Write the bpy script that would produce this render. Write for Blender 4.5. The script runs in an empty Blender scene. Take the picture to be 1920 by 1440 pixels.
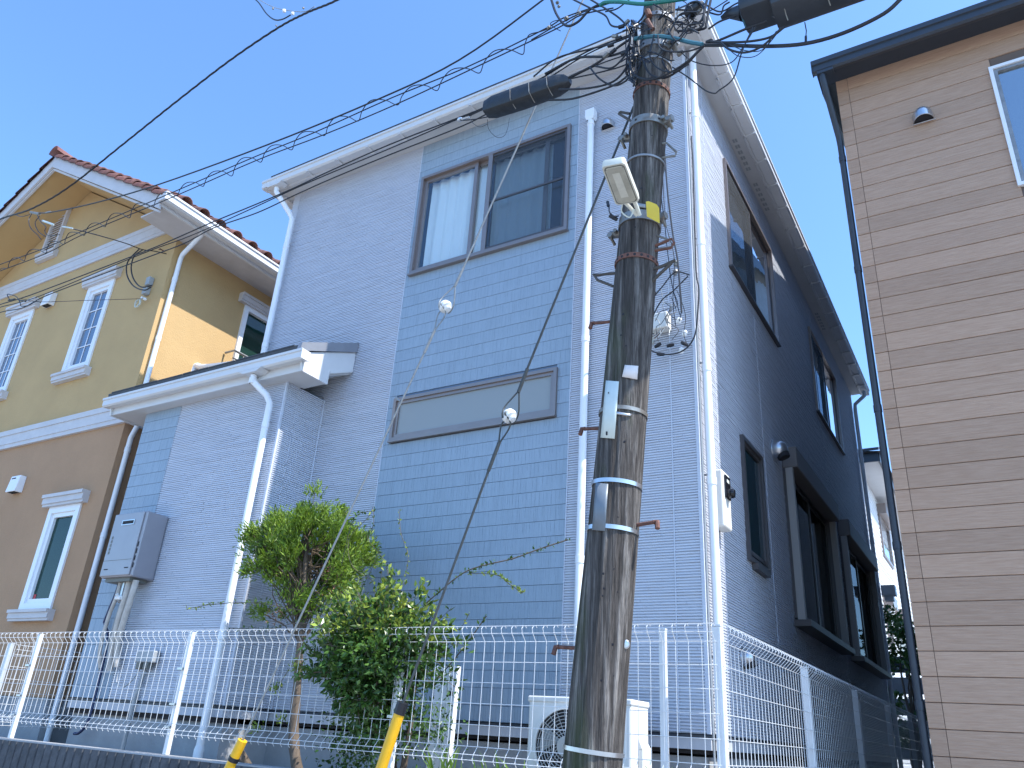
import bpy, math, random
from mathutils import Vector, Matrix, Quaternion
random.seed(7)
S = bpy.context.scene
COL = S.collection

# ------------------------------------------------------------------ camera, sky, sun, exposure
F = 1469.1
CR = Vector((0.8569, -0.1630, -0.4891)), Vector((0.5119, 0.3814, 0.7698)), Vector((0.0611, -0.9100, 0.4102))
RGT = Vector((0.85690, 0.51190, 0.06110)).normalized()
FWD = Vector((-0.4891, 0.7698, 0.4102)).normalized()
RGT = (RGT - FWD * RGT.dot(FWD)).normalized()
DWN = FWD.cross(RGT)
if DWN.z > 0: DWN = -DWN
RGT = DWN.cross(FWD)
cam_d = bpy.data.cameras.new('camera')
cam = bpy.data.objects.new('camera', cam_d); COL.objects.link(cam)
M3 = Matrix((RGT, -DWN, -FWD)).transposed()
cam.matrix_world = M3.to_4x4()
cam_d.sensor_fit = 'HORIZONTAL'; cam_d.sensor_width = 36; cam_d.lens = F / 1920 * 36
cam_d.clip_start = 0.05; cam_d.clip_end = 3000
S.camera = cam
SUNV = Vector((1, 0.045, 1.42)).normalized()
w = bpy.data.worlds.new('World'); S.world = w; w.use_nodes = True
nt = w.node_tree; nt.nodes.clear()
sky = nt.nodes.new('ShaderNodeTexSky'); sky.sky_type = 'NISHITA'; sky.sun_disc = False
sky.sun_elevation = math.asin(SUNV.z); sky.sun_rotation = math.atan2(SUNV.x, SUNV.y)
sky.air_density = 1.0; sky.dust_density = 0.8; sky.ozone_density = 2.2; sky.altitude = 0
bg = nt.nodes.new('ShaderNodeBackground'); bg.inputs[1].default_value = 0.12
wo = nt.nodes.new('ShaderNodeOutputWorld')
tint = nt.nodes.new('ShaderNodeMix'); tint.data_type = 'RGBA'; tint.blend_type = 'MULTIPLY'; tint.inputs[0].default_value = 1   # cool white balance of the phone
tint.inputs[7].default_value = (.70, .925, 1.14, 1); nt.links.new(sky.outputs[0], tint.inputs[6]); nt.links.new(tint.outputs[2], bg.inputs[0]); nt.links.new(bg.outputs[0], wo.inputs[0])
sun_d = bpy.data.lights.new('sun', 'SUN'); sun_d.energy = 2.5; sun_d.angle = math.radians(0.5); sun_d.color = (1, .96, .9)
sun = bpy.data.objects.new('sun', sun_d); COL.objects.link(sun)
sun.rotation_euler = (-SUNV).to_track_quat('-Z', 'Y').to_euler(); sun.location = (30, 5, 40)
S.view_settings.view_transform = 'Standard'; S.view_settings.look = 'None'
S.view_settings.exposure = 1.6; S.view_settings.gamma = 1; S.view_settings.use_curve_mapping = False

def ray(px, py):
    return RGT * ((px - 960) / F) + DWN * ((py - 720) / F) + FWD
def at(px, py, Y):
    v = ray(px, py); return v * (Y / v.y)
def atX(px, py, X):
    v = ray(px, py); return v * (X / v.x)

# ------------------------------------------------------------------ mesh helpers
class MB:
    def __init__(s): s.v = []; s.f = []
    def add(s, vs, fs):
        o = len(s.v); s.v += [tuple(p) for p in vs]; s.f += [tuple(i + o for i in f) for f in fs]; return s
    def box(s, x0, x1, y0, y1, z0, z1):
        return s.add([(x, y, z) for x in (x0, x1) for y in (y0, y1) for z in (z0, z1)],
                     [(0, 1, 3, 2), (4, 6, 7, 5), (0, 4, 5, 1), (2, 3, 7, 6), (0, 2, 6, 4), (1, 5, 7, 3)])
    def mbox(s, m, u0, u1, z0, z1, d0, d1):
        return s.add([m(u, z, d) for u in (u0, u1) for z in (z0, z1) for d in (d0, d1)],
                     [(0, 1, 3, 2), (4, 6, 7, 5), (0, 4, 5, 1), (2, 3, 7, 6), (0, 2, 6, 4), (1, 5, 7, 3)])
    def quad(s, a, b, c, d): return s.add([a, b, c, d], [(0, 1, 2, 3)])
    def prism(s, poly, ext, axis):
        """poly: 2D points; extruded along axis between ext[0], ext[1]"""
        n = len(poly)
        def P(p, e):
            if axis == 'x': return (e, p[0], p[1])
            if axis == 'y': return (p[0], e, p[1])
            return (p[0], p[1], e)
        vs = [P(p, ext[0]) for p in poly] + [P(p, ext[1]) for p in poly]
        fs = [tuple(range(n)), tuple(range(2 * n - 1, n - 1, -1))] + [(i, (i + 1) % n, n + (i + 1) % n, n + i) for i in range(n)]
        return s.add(vs, fs)
    def tube(s, pts, r, n=8, cap=True, closed=False):
        pts = [Vector(p) for p in pts]; m = len(pts)
        rs = r if isinstance(r, (list, tuple)) else [r] * m
        rings = []; prev = None
        for i, p in enumerate(pts):
            a = pts[max(i - 1, 0)]; b = pts[min(i + 1, m - 1)]
            if closed: a = pts[(i - 1) % m]; b = pts[(i + 1) % m]
            t = (b - a)
            if t.length < 1e-9: t = Vector((0, 0, 1))
            t.normalize()
            if prev is None:
                u = t.cross(Vector((0, 0, 1)))
                if u.length < .05: u = t.cross(Vector((1, 0, 0)))
            else: u = prev - t * prev.dot(t)
            u.normalize(); prev = u; v = t.cross(u)
            rings.append([p + (u * math.cos(2 * math.pi * k / n) + v * math.sin(2 * math.pi * k / n)) * rs[i] for k in range(n)])
        vs = [q for rg in rings for q in rg]; fs = []
        for i in range(m - 1 + (1 if closed else 0)):
            j = (i + 1) % m
            for k in range(n):
                fs.append((i * n + k, i * n + (k + 1) % n, j * n + (k + 1) % n, j * n + k))
        if cap and not closed:
            fs.append(tuple(range(n))[::-1]); fs.append(tuple((m - 1) * n + k for k in range(n)))
        return s.add(vs, fs)
    def lathe(s, prof, c, ax, n=20):
        """prof: (radius, height) ; c centre; ax axis direction"""
        c = Vector(c); ax = Vector(ax).normalized()
        u = ax.cross(Vector((0, 0, 1)));
        if u.length < .05: u = ax.cross(Vector((1, 0, 0)))
        u.normalize(); v = ax.cross(u)
        vs = [c + ax * h + (u * math.cos(2 * math.pi * k / n) + v * math.sin(2 * math.pi * k / n)) * max(r, 1e-4) for r, h in prof for k in range(n)]
        fs = [(i * n + k, i * n + (k + 1) % n, (i + 1) * n + (k + 1) % n, (i + 1) * n + k) for i in range(len(prof) - 1) for k in range(n)]
        return s.add(vs, fs)

def obj(name, mb, mat, parent=None, smooth=False, kind=None, bevel=0):
    me = bpy.data.meshes.new(name); me.from_pydata(mb.v, [], mb.f); me.update()
    if smooth:
        for p in me.polygons: p.use_smooth = True
    me.materials.append(mat)
    o = bpy.data.objects.new(name, me); COL.objects.link(o)
    if parent is not None:
        o.parent = parent; o.matrix_parent_inverse = Matrix.Translation(-ROOTLOC.get(parent.name, Vector((0, 0, 0))))
    if kind: o['kind'] = kind
    if smooth:
        md = o.modifiers.new('es', 'EDGE_SPLIT'); md.split_angle = math.radians(38)
    if bevel:
        md = o.modifiers.new('bev', 'BEVEL'); md.width = bevel; md.segments = 2; md.limit_method = 'ANGLE'
    return o
ROOTLOC = {}
def thing(name, label, cat, loc=(0, 0, 0), group=None):
    o = bpy.data.objects.new(name, None); COL.objects.link(o); o.empty_display_size = .1
    o.location = loc; o['label'] = label; o['category'] = cat
    if group: o['group'] = group
    ROOTLOC[o.name] = Vector(loc); return o
def tag(o, label, cat, group=None):
    o['label'] = label; o['category'] = cat
    if group: o['group'] = group
    return o
def catmull(pts, k=6):
    pts = [Vector(p) for p in pts]; out = []
    P = [pts[0] * 2 - pts[1]] + pts + [pts[-1] * 2 - pts[-2]]
    for i in range(1, len(P) - 2):
        a, b, c, d = P[i - 1:i + 3]
        for j in range(k):
            t = j / k
            out.append(.5 * ((2 * b) + (c - a) * t + (2 * a - 5 * b + 4 * c - d) * t * t + (3 * b - a - 3 * c + d) * t ** 3))
    out.append(pts[-1]); return out

# ------------------------------------------------------------------ materials
def mat(name, col, rough=.6, var=0, vscale=6, vstretch=(1, 1, 1), bump=0, bscale=60, bstretch=None, metal=0, spec=.5, rnd=0, col2=None, thr=(.35, .65), coat=0, island=0):
    m = bpy.data.materials.new(name); m.use_nodes = True; n = m.node_tree; N = n.nodes; L = n.links
    b = N['Principled BSDF']; b.inputs['Roughness'].default_value = rough; b.inputs['Metallic'].default_value = metal
    b.inputs['Specular IOR Level'].default_value = spec; b.inputs['Coat Weight'].default_value = coat
    c = (*col, 1); b.inputs['Base Color'].default_value = c
    tc = N.new('ShaderNodeTexCoord'); oi = N.new('ShaderNodeObjectInfo')
    off = N.new('ShaderNodeVectorMath'); off.operation = 'MULTIPLY_ADD'
    cmb = N.new('ShaderNodeCombineXYZ'); L.new(oi.outputs['Random'], cmb.inputs[0]); L.new(oi.outputs['Random'], cmb.inputs[1]); L.new(oi.outputs['Random'], cmb.inputs[2])
    L.new(cmb.outputs[0], off.inputs[0]); off.inputs[1].default_value = (17, 31, 23); L.new(tc.outputs['Object'], off.inputs[2])
    src = None
    if var or col2:
        mp = N.new('ShaderNodeMapping'); mp.inputs['Scale'].default_value = vstretch; L.new(off.outputs[0], mp.inputs[0])
        ns = N.new('ShaderNodeTexNoise'); ns.inputs['Scale'].default_value = vscale; ns.inputs['Detail'].default_value = 6; ns.inputs['Roughness'].default_value = .62
        L.new(mp.outputs[0], ns.inputs[0])
        mr = N.new('ShaderNodeMapRange'); mr.inputs[1].default_value = thr[0]; mr.inputs[2].default_value = thr[1]; L.new(ns.outputs[0], mr.inputs[0])
        mx = N.new('ShaderNodeMix'); mx.data_type = 'RGBA'; L.new(mr.outputs[0], mx.inputs[0])
        k = col2 if col2 else tuple(min(1, x * (1 + var)) for x in col)
        k0 = col if col2 else tuple(x * (1 - var) for x in col)
        mx.inputs[6].default_value = (*k0, 1); mx.inputs[7].default_value = (*k, 1); src = mx.outputs[2]
    if rnd or island:
        hs = N.new('ShaderNodeHueSaturation')
        if src: L.new(src, hs.inputs['Color'])
        else: hs.inputs['Color'].default_value = c
        r2 = N.new('ShaderNodeMapRange'); r2.inputs[3].default_value = 1 - (rnd or island); r2.inputs[4].default_value = 1 + (rnd or island)
        if island:
            g = N.new('ShaderNodeNewGeometry'); L.new(g.outputs['Random Per Island'], r2.inputs[0])
        else: L.new(oi.outputs['Random'], r2.inputs[0])
        L.new(r2.outputs[0], hs.inputs['Value']); src = hs.outputs[0]
    if src: L.new(src, b.inputs['Base Color'])
    if bump:
        mp2 = N.new('ShaderNodeMapping'); mp2.inputs['Scale'].default_value = bstretch or (1, 1, 1); L.new(off.outputs[0], mp2.inputs[0])
        n2 = N.new('ShaderNodeTexNoise'); n2.inputs['Scale'].default_value = bscale; n2.inputs['Detail'].default_value = 4; L.new(mp2.outputs[0], n2.inputs[0])
        bp = N.new('ShaderNodeBump'); bp.inputs['Strength'].default_value = bump; bp.inputs['Distance'].default_value = .01
        L.new(n2.outputs[0], bp.inputs['Height']); L.new(bp.outputs[0], b.inputs['Normal'])
    return m

def leafmat(name, c1, c2, trans=.35, rough=.5):
    m = mat(name, c1, rough, col2=c2, vscale=5, island=.45, thr=(.3, .7))
    n = m.node_tree; b = n.nodes['Principled BSDF']; out = n.nodes['Material Output']
    tr = n.nodes.new('ShaderNodeBsdfTranslucent'); mx = n.nodes.new('ShaderNodeMixShader'); mx.inputs[0].default_value = trans
    hs = [x for x in n.nodes if x.type == 'HUE_SAT'][0]
    n.links.new(hs.outputs[0], tr.inputs[0]); n.links.new(b.outputs[0], mx.inputs[1]); n.links.new(tr.outputs[0], mx.inputs[2]); n.links.new(mx.outputs[0], out.inputs[0])
    return m

def glassmat(name, tint, gl=.12, rough=.01, fres=1.5, opac=0, ocol=(.1, .1, .1)):
    m = bpy.data.materials.new(name); m.use_nodes = True; n = m.node_tree; N = n.nodes; L = n.links
    for x in list(N):
        if x.type != 'OUTPUT_MATERIAL': N.remove(x)
    out = [x for x in N if x.type == 'OUTPUT_MATERIAL'][0]
    t = N.new('ShaderNodeBsdfTransparent'); t.inputs[0].default_value = (*tint, 1)
    g = N.new('ShaderNodeBsdfGlossy'); g.inputs['Roughness'].default_value = rough; g.inputs[0].default_value = (.95, .97, 1, 1)
    lyr = N.new('ShaderNodeLayerWeight'); lyr.inputs[0].default_value = .5
    pw = N.new('ShaderNodeMath'); pw.operation = 'POWER'; pw.inputs[1].default_value = 4.2; L.new(lyr.outputs['Facing'], pw.inputs[0])
    lw = N.new('ShaderNodeMath'); lw.operation = 'MULTIPLY_ADD'; lw.inputs[1].default_value = .85 * (fres - 1) * 2; lw.inputs[2].default_value = .04; L.new(pw.outputs[0], lw.inputs[0])
    tc = N.new('ShaderNodeTexCoord'); ns = N.new('ShaderNodeTexNoise'); ns.inputs['Scale'].default_value = 1.6; L.new(tc.outputs['Object'], ns.inputs[0])
    bp = N.new('ShaderNodeBump'); bp.inputs['Strength'].default_value = .06; bp.inputs['Distance'].default_value = .05; L.new(ns.outputs[0], bp.inputs['Height']); L.new(bp.outputs[0], g.inputs['Normal'])
    ad = N.new('ShaderNodeMath'); ad.operation = 'ADD'; ad.use_clamp = True; ad.inputs[1].default_value = gl; L.new(lw.outputs[0], ad.inputs[0])
    base = t.outputs[0]
    if opac:
        d = N.new('ShaderNodeBsdfDiffuse'); d.inputs[0].default_value = (*ocol, 1)
        m2 = N.new('ShaderNodeMixShader'); m2.inputs[0].default_value = opac; L.new(t.outputs[0], m2.inputs[1]); L.new(d.outputs[0], m2.inputs[2]); base = m2.outputs[0]
    mx = N.new('ShaderNodeMixShader'); L.new(ad.outputs[0], mx.inputs[0]); L.new(base, mx.inputs[1]); L.new(g.outputs[0], mx.inputs[2]); L.new(mx.outputs[0], out.inputs[0])
    return m

mSide = mat('light_siding', (.54, .57, .635), .55, var=.06, vscale=4, vstretch=(1, 1, 14), bump=.25, bscale=90, bstretch=(.25, .25, 1), spec=.35)
mAcc = mat('blue_siding', (.30, .375, .45), .5, var=.04, vscale=9, vstretch=(3, 3, .4), bump=.25, bscale=140, bstretch=(1, 1, .12), spec=.4, rnd=.03)
mAccBack = mat('blue_joint', (.15, .22, .33), .8)
mWhite = mat('white_trim', (.64, .64, .64), .35, var=.03, vscale=3, bump=.03, bscale=20, spec=.4)
mSoffit = mat('soffit_board', (.57, .565, .56), .6, var=.03, vscale=5, bump=.06, bscale=70)
mPipe = mat('white_downpipe', (.80, .81, .83), .3, var=.05, vscale=5, vstretch=(1, 1, .3), spec=.5, thr=(.3, .6))
mRoofDk = mat('dark_roof', (.045, .048, .055), .6, var=.15, vscale=20, bump=.2)
mCap = mat('roof_edge_metal', (.28, .29, .32), .4, var=.05, spec=.5, metal=.3)
mSash = mat('bronze_sash', (.30, .25, .23), .35, metal=.6, var=.04, vscale=8)
mShut = mat('shutter_bronze', (.17, .15, .14), .55)
mRail = mat('grey_beige_rail', (.34, .32, .30), .5)
mSashDk = mat('dark_sash', (.10, .09, .09), .4, metal=.4)
mGlass = glassmat('window_glass', (.92, .95, .95), .03)
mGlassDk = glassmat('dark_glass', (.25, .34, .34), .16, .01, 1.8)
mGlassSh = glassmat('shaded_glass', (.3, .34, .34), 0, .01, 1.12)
mScreen = glassmat('insect_screen', (.74, .77, .79), 0, .6, 1.02, .05, (.04, .045, .05))
mFrost = glassmat('frosted_glass', (.3, .34, .36), .02, .35, 1.25, .85, (.34, .355, .345))
mTealG = glassmat('dark_teal_glass', (.1, .2, .2), .02, .05, 1.4, .8, (.012, .035, .04))
mCurt = mat('lace_curtain', (.82, .84, .85), .9)
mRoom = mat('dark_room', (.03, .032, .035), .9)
mConc = mat('foundation_concrete', (.34, .35, .36), .85, var=.12, vscale=3, bump=.2, bscale=40)
mBand = mat('grey_sill_band', (.50, .51, .54), .6, var=.04)
mDark = mat('dark_gap', (.02, .02, .025), .8)
mSteel = mat('stainless_steel', (.55, .56, .58), .28, metal=.9, var=.1, vscale=12)
mGalv = mat('galvanised_steel', (.30, .31, .30), .5, metal=.6, var=.2, vscale=14, bump=.1, col2=(.20, .17, .14))
mIron = mat('dark_iron', (.09, .08, .07), .6, metal=.4, var=.2)
mBandMetal = mat('band_metal', (.27, .275, .28), .5, metal=.4, var=.15, vscale=20)
mRust = mat('rusty_iron', (.10, .045, .035), .8, col2=(.22, .10, .07), vscale=30, bump=.4, bscale=120)
mBlk = mat('black_cable', (.012, .013, .018), .45, spec=.5)
mGrn = mat('teal_sleeve', (.01, .16, .13), .4)
mTeal = mat('blue_sleeve', (.03, .14, .19), .4)
mClos = mat('black_plastic', (.022, .026, .032), .5, var=.2, vscale=18, bump=.5, bscale=26)
mClos2 = mat('grey_black_plastic', (.03, .038, .05), .45, var=.15, vscale=8, bump=.15, bscale=20)
mGuy = mat('grey_steel_strand', (.27, .285, .29), .55, metal=.3, var=.15, vscale=40)
mGuyDk = mat('dark_steel_strand', (.06, .068, .07), .55, metal=.2, var=.15, vscale=40)
mPorc = mat('white_porcelain', (.80, .82, .82), .15, spec=.6, coat=.4)
mYel = mat('yellow_plastic', (.80, .44, .015), .4, var=.06, vscale=10)
mPlateY = mat('yellow_plate', (.72, .52, .05), .4)
mPlateW = mat('pale_plate', (.62, .67, .62), .45, var=.06, vscale=9)
mPlateG = mat('grey_plate', (.17, .20, .23), .4, var=.1, vscale=12)
mPaper = mat('old_paper', (.66, .60, .57), .8, var=.08, vscale=14, bump=.3, bscale=30)
mLamp = mat('lamp_housing', (.66, .66, .58), .45, var=.08, vscale=15)
mLampG = mat('lamp_cover', (.46, .45, .38), .35, var=.15, vscale=10, spec=.5)
mGask = mat('grey_gasket', (.16, .16, .14), .6)
mHeat = mat('heater_casing', (.33, .32, .34), .38, metal=.35, var=.03)
mLag = mat('pipe_lagging', (.50, .46, .41), .8, var=.12, vscale=12, bump=.4, bscale=30)
mGreyPlas = mat('grey_plastic', (.33, .35, .36), .5, var=.05)
mBlueP = mat('navy_pipe', (.02, .035, .10), .4)
mAC = mat('ac_casing', (.70, .70, .67), .4, var=.03)
mACfan = mat('ac_grille', (.42, .42, .40), .45)
mCream = mat('meter_box_plastic', (.74, .73, .68), .4)
mBlackG = mat('black_gloss', (.01, .01, .012), .12)
mFence = mat('white_coated_wire', (.70, .72, .73), .3, spec=.5, var=.04, vscale=8)
mPostG = mat('silver_post', (.55, .58, .60), .35, metal=.25)
mYellowW = mat('yellow_stucco', (.51, .34, .155), .85, var=.05, vscale=1.5, bump=.5, bscale=70)
mBeigeW = mat('beige_stucco', (.42, .25, .14), .85, var=.06, vscale=1.5, bump=.5, bscale=70)
mMould = mat('grey_white_moulding', (.56, .54, .54), .6, var=.05, vscale=6, bump=.1, bscale=60)
mVinyl = mat('white_vinyl_frame', (.80, .81, .83), .3)
mTile = mat('terracotta_tile', (.085, .035, .03), .7, col2=(.19, .08, .062), vscale=9, bump=.25, bscale=50, rnd=.3)
mTileR = mat('ridge_terracotta', (.20, .08, .065), .6, var=.15, vscale=9, bump=.2, rnd=.12)
mPaleSide = mat('far_white_siding', (.62, .63, .64), .7, var=.05, vscale=8)
mBrown = mat('brown_plank', (.40, .25, .165), .6, col2=(.50, .335, .235), vscale=7, vstretch=(1, 1, 16), bump=.35, bscale=60, bstretch=(.12, 1, 2.4), rnd=.10, thr=(.3, .7), spec=.3)
mBrownSide = mat('dark_brown_side', (.27, .28, .30), .8, var=.1)  # unseen wall's tone chosen for the bounce light in the gap
mJoint = mat('brown_joint', (.15, .11, .09), .9)
mNavy = mat('dark_grey_trim', (.033, .042, .056), .42, spec=.45, var=.08, vscale=10)
mBlock = mat('dark_block', (.05, .055, .062), .9, col2=(.085, .09, .10), vscale=14, bump=.5, bscale=60, rnd=.12)
mAsph = mat('pale_bounce_road', (.29, .28, .265), .9, var=.2, vscale=60, bump=.4, bscale=200)  # unseen road made pale so sunlight bounces up onto the shaded fronts
mSoil = mat('soil', (.14, .115, .09), .95, var=.25, vscale=20, bump=.6, bscale=60)
mBark = mat('bark', (.13, .10, .075), .9, var=.3, vscale=18, vstretch=(1, 1, .3), bump=.8, bscale=50, bstretch=(1, 1, .2))
mTwig = mat('twig', (.10, .075, .05), .9)
mShoot = mat('green_shoot', (.10, .14, .05), .6)
mLeafA = leafmat('conifer_leaf', (.075, .14, .016), (.24, .36, .03), .35)
mLeafB = leafmat('shrub_leaf', (.028, .075, .018), (.085, .17, .028), .25, .3)
mLeafY = leafmat('young_leaf', (.17, .26, .03), (.36, .42, .07), .35, .4)
mGrass = leafmat('grass_blade', (.14, .28, .04), (.28, .42, .08), .4)
mBrownL = leafmat('dry_leaf', (.17, .08, .035), (.28, .14, .06), .3)
mRed = mat('red_label', (.5, .04, .05), .5)

def wood_pole_mat():
    m = bpy.data.materials.new('weathered_pole_wood'); m.use_nodes = True; n = m.node_tree; N = n.nodes; L = n.links; b = N['Principled BSDF']
    tc = N.new('ShaderNodeTexCoord')
    def noise(scale, st, det=6, ro=.6):
        mp = N.new('ShaderNodeMapping'); mp.inputs['Scale'].default_value = st; L.new(tc.outputs['Object'], mp.inputs[0])
        ns = N.new('ShaderNodeTexNoise'); ns.inputs['Scale'].default_value = scale; ns.inputs['Detail'].default_value = det; ns.inputs['Roughness'].default_value = ro
        L.new(mp.outputs[0], ns.inputs[0]); return ns.outputs[0]
    g1 = noise(26, (1, 1, .035), 8, .7); g2 = noise(90, (1, 1, .06), 6, .7); g3 = noise(3.2, (1, 1, .35), 5)
    r = N.new('ShaderNodeValToRGB'); cr = r.color_ramp; cr.elements[0].position = .30; cr.elements[0].color = (.028, .024, .021, 1)
    cr.elements[1].position = .68; cr.elements[1].color = (.25, .238, .225, 1)
    e = cr.elements.new(.5); e.color = (.082, .074, .069, 1)
    L.new(g1, r.inputs[0])
    mx = N.new('ShaderNodeMix'); mx.data_type = 'RGBA'; mx.blend_type = 'MULTIPLY'; mx.inputs[0].default_value = .75; L.new(r.outputs[0], mx.inputs[6])
    r2 = N.new('ShaderNodeValToRGB'); r2.color_ramp.elements[0].position = .35; r2.color_ramp.elements[0].color = (.35, .33, .32, 1); r2.color_ramp.elements[1].position = .62; r2.color_ramp.elements[1].color = (1.5, 1.45, 1.4, 1)
    L.new(g2, r2.inputs[0]); L.new(r2.outputs[0], mx.inputs[7])
    mo = N.new('ShaderNodeMix'); mo.data_type = 'RGBA'; L.new(mx.outputs[2], mo.inputs[6]); mo.inputs[7].default_value = (.055, .075, .028, 1)
    r3 = N.new('ShaderNodeValToRGB'); r3.color_ramp.elements[0].position = .54; r3.color_ramp.elements[1].position = .7
    r3.color_ramp.elements[0].color = (0, 0, 0, 1); r3.color_ramp.elements[1].color = (.7, .7, .7, 1); L.new(g3, r3.inputs[0]); L.new(r3.outputs[0], mo.inputs[0])
    L.new(mo.outputs[2], b.inputs['Base Color']); b.inputs['Roughness'].default_value = .85; b.inputs['Specular IOR Level'].default_value = .3
    ad = N.new('ShaderNodeMath'); ad.operation = 'MULTIPLY_ADD'; ad.inputs[1].default_value = .35; L.new(g2, ad.inputs[0]); L.new(g1, ad.inputs[2])
    bp = N.new('ShaderNodeBump'); bp.inputs['Strength'].default_value = .9; bp.inputs['Distance'].default_value = .03; L.new(ad.outputs[0], bp.inputs['Height']); L.new(bp.outputs[0], b.inputs['Normal'])
    return m
mPole = wood_pole_mat()

# ------------------------------------------------------------------ ground
TZ = -.36
o = obj('street', MB().box(-400, 400, -400, 500, -1.8, -1.5), mAsph, kind='structure')
o = obj('terrace', MB().box(-30, -1.1, 4.02, 40, -1.49, TZ), mSoil, kind='structure')
o = obj('side_path', MB().box(-1.098, 30, 4.9, 40, -1.49, -1.0), mConc, kind='structure')

# ------------------------------------------------------------------ facade tools
def mapY(Y): return lambda u, z, d: (u, Y - d, z)          # facade facing -Y
def mapX(X): return lambda u, z, d: (X + d, u, z)          # facade facing +X

def cut_rects(u0, u1, z0, z1, holes):
    us = sorted({u0, u1} | {min(max(h[i], u0), u1) for h in holes for i in (0, 1)})
    zs = sorted({z0, z1} | {min(max(h[i], z0), z1) for h in holes for i in (2, 3)})
    out = []
    for a, b in zip(us, us[1:]):
        for c, d in zip(zs, zs[1:]):
            if b - a < 1e-5 or d - c < 1e-5: continue
            cu, cz = (a + b) / 2, (c + d) / 2
            if any(h[0] < cu < h[1] and h[2] < cz < h[3] for h in holes): continue
            out.append((a, b, c, d))
    return out
def spans(u0, u1, za, zb, holes):
    sp = [(u0, u1)]
    for h in holes:
        if h[2] < zb - 1e-4 and h[3] > za + 1e-4:
            n = []
            for a, b in sp:
                if h[1] <= a or h[0] >= b: n.append((a, b)); continue
                if h[0] > a: n.append((a, h[0]))
                if h[1] < b: n.append((h[1], b))
            sp = n
    return sp
def sheet(m, u0, u1, z0, z1, holes, d):
    mb = MB()
    for a, b, c, e in cut_rects(u0, u1, z0, z1, holes): mb.quad(m(a, c, d), m(b, c, d), m(b, e, d), m(a, e, d))
    return mb
def ridged(m, u0, u1, z0, z1, holes, pitch=.0195, seed=1, seg=(.12, .5)):
    rn = random.Random(seed); mb = MB(); n = int(round((z1 - z0) / pitch)); p = (z1 - z0) / n
    for i in range(n):
        za = z0 + i * p; zb = za + p
        for a, b in spans(u0, u1, za, zb, holes):
            mb.quad(m(a, za, -.009), m(b, za, -.009), m(b, za + .26 * p, -.009), m(a, za + .26 * p, -.009))
            x = a
            while x < b - 1e-5:
                e = min(b, x + rn.uniform(*seg)); o_ = rn.choice((0, 0, .0015, .003))
                z2 = za + .27 * p; z3 = za + .36 * p
                vs = [m(x, z2, -.009), m(e, z2, -.009), m(e, z3, o_), m(x, z3, o_), m(e, zb - .12 * p, o_), m(x, zb - .12 * p, o_), m(e, zb, -.009), m(x, zb, -.009)]
                mb.add(vs, [(0, 1, 2, 3), (3, 2, 4, 5), (5, 4, 6, 7)])
                x = e
    return mb
def fluted(m, a, b, za, zb, rn, g=.0035):
    """one accent board with its own uneven vertical flutes and recessed joints"""
    mb = MB(); z0, z1 = za + g / 2, zb - g / 2; x = a
    while x < b - 1e-5:
        e = min(b, x + rn.uniform(.012, .05)); d = rn.choice((0, .0003, .0006, .001)); gw = .0018
        e2 = max(x, e - gw)
        # short broken grooves: some run only part of the height
        zc = z0 + (z1 - z0) * rn.choice((0, 0, 0, .3, .55))
        mb.add([m(x, z0, d), m(e2, z0, d), m(e2, z1, d), m(x, z1, d)], [(0, 1, 2, 3)])
        mb.add([m(e2, zc, -.0008), m(e, zc, -.0008), m(e, z1, -.0008), m(e2, z1, -.0008)], [(0, 1, 2, 3)])
        if zc > z0: mb.add([m(e2, z0, d), m(e, z0, d), m(e, zc, d), m(e2, zc, d)], [(0, 1, 2, 3)])
        mb.add([m(x, z0, d), m(e, z0, d), m(e, z0, -.008), m(x, z0, -.008)], [(0, 1, 2, 3)])
        mb.add([m(x, z1, -.004), m(e, z1, -.004), m(e, z1, -.008), m(x, z1, -.008)], [(0, 1, 2, 3)])
        x = e
    return mb
def frame_mb(m, u0, u1, z0, z1, w, d0, d1, mb=None):
    mb = mb or MB()
    mb.mbox(m, u0, u1, z1 - w, z1, d0, d1); mb.mbox(m, u0, u1, z0, z0 + w, d0, d1)
    mb.mbox(m, u0, u0 + w, z0 + w, z1 - w, d0, d1); mb.mbox(m, u1 - w, u1, z0 + w, z1 - w, d0, d1)
    return mb
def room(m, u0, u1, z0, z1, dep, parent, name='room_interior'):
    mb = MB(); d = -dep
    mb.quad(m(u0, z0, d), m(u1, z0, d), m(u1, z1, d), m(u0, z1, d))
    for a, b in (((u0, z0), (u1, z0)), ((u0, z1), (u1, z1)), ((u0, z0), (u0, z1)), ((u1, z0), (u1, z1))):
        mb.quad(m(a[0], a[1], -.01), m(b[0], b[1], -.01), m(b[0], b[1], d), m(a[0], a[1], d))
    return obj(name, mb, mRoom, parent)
def pane(m, u0, u1, z0, z1, d, mt, parent, name='glass_pane'):
    return obj(name, MB().mbox(m, u0, u1, z0, z1, d, d + .004), mt, parent)
def curtain(m, u0, u1, z0, z1, d, parent, per=.09, seed=0):
    rn = random.Random(seed); mb = MB(); n = 60; ph = rn.random() * 6
    vs = []
    for i in range(n + 1):
        u = u0 + (u1 - u0) * i / n
        for k, z in enumerate((z1, (z0 + z1) / 2, z0)):
            dd = d + .022 * math.sin(u / per * 2 * math.pi + ph + .5 * math.sin(u * 9) + k * .35) * (.6 + .3 * k)
            vs.append(m(u, z, dd))
    fs = [(i * 3 + k, (i + 1) * 3 + k, (i + 1) * 3 + k + 1, i * 3 + k + 1) for i in range(n) for k in (0, 1)]
    mb.add(vs, fs)
    return obj('curtain', mb, mCurt, parent, smooth=True)
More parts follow.
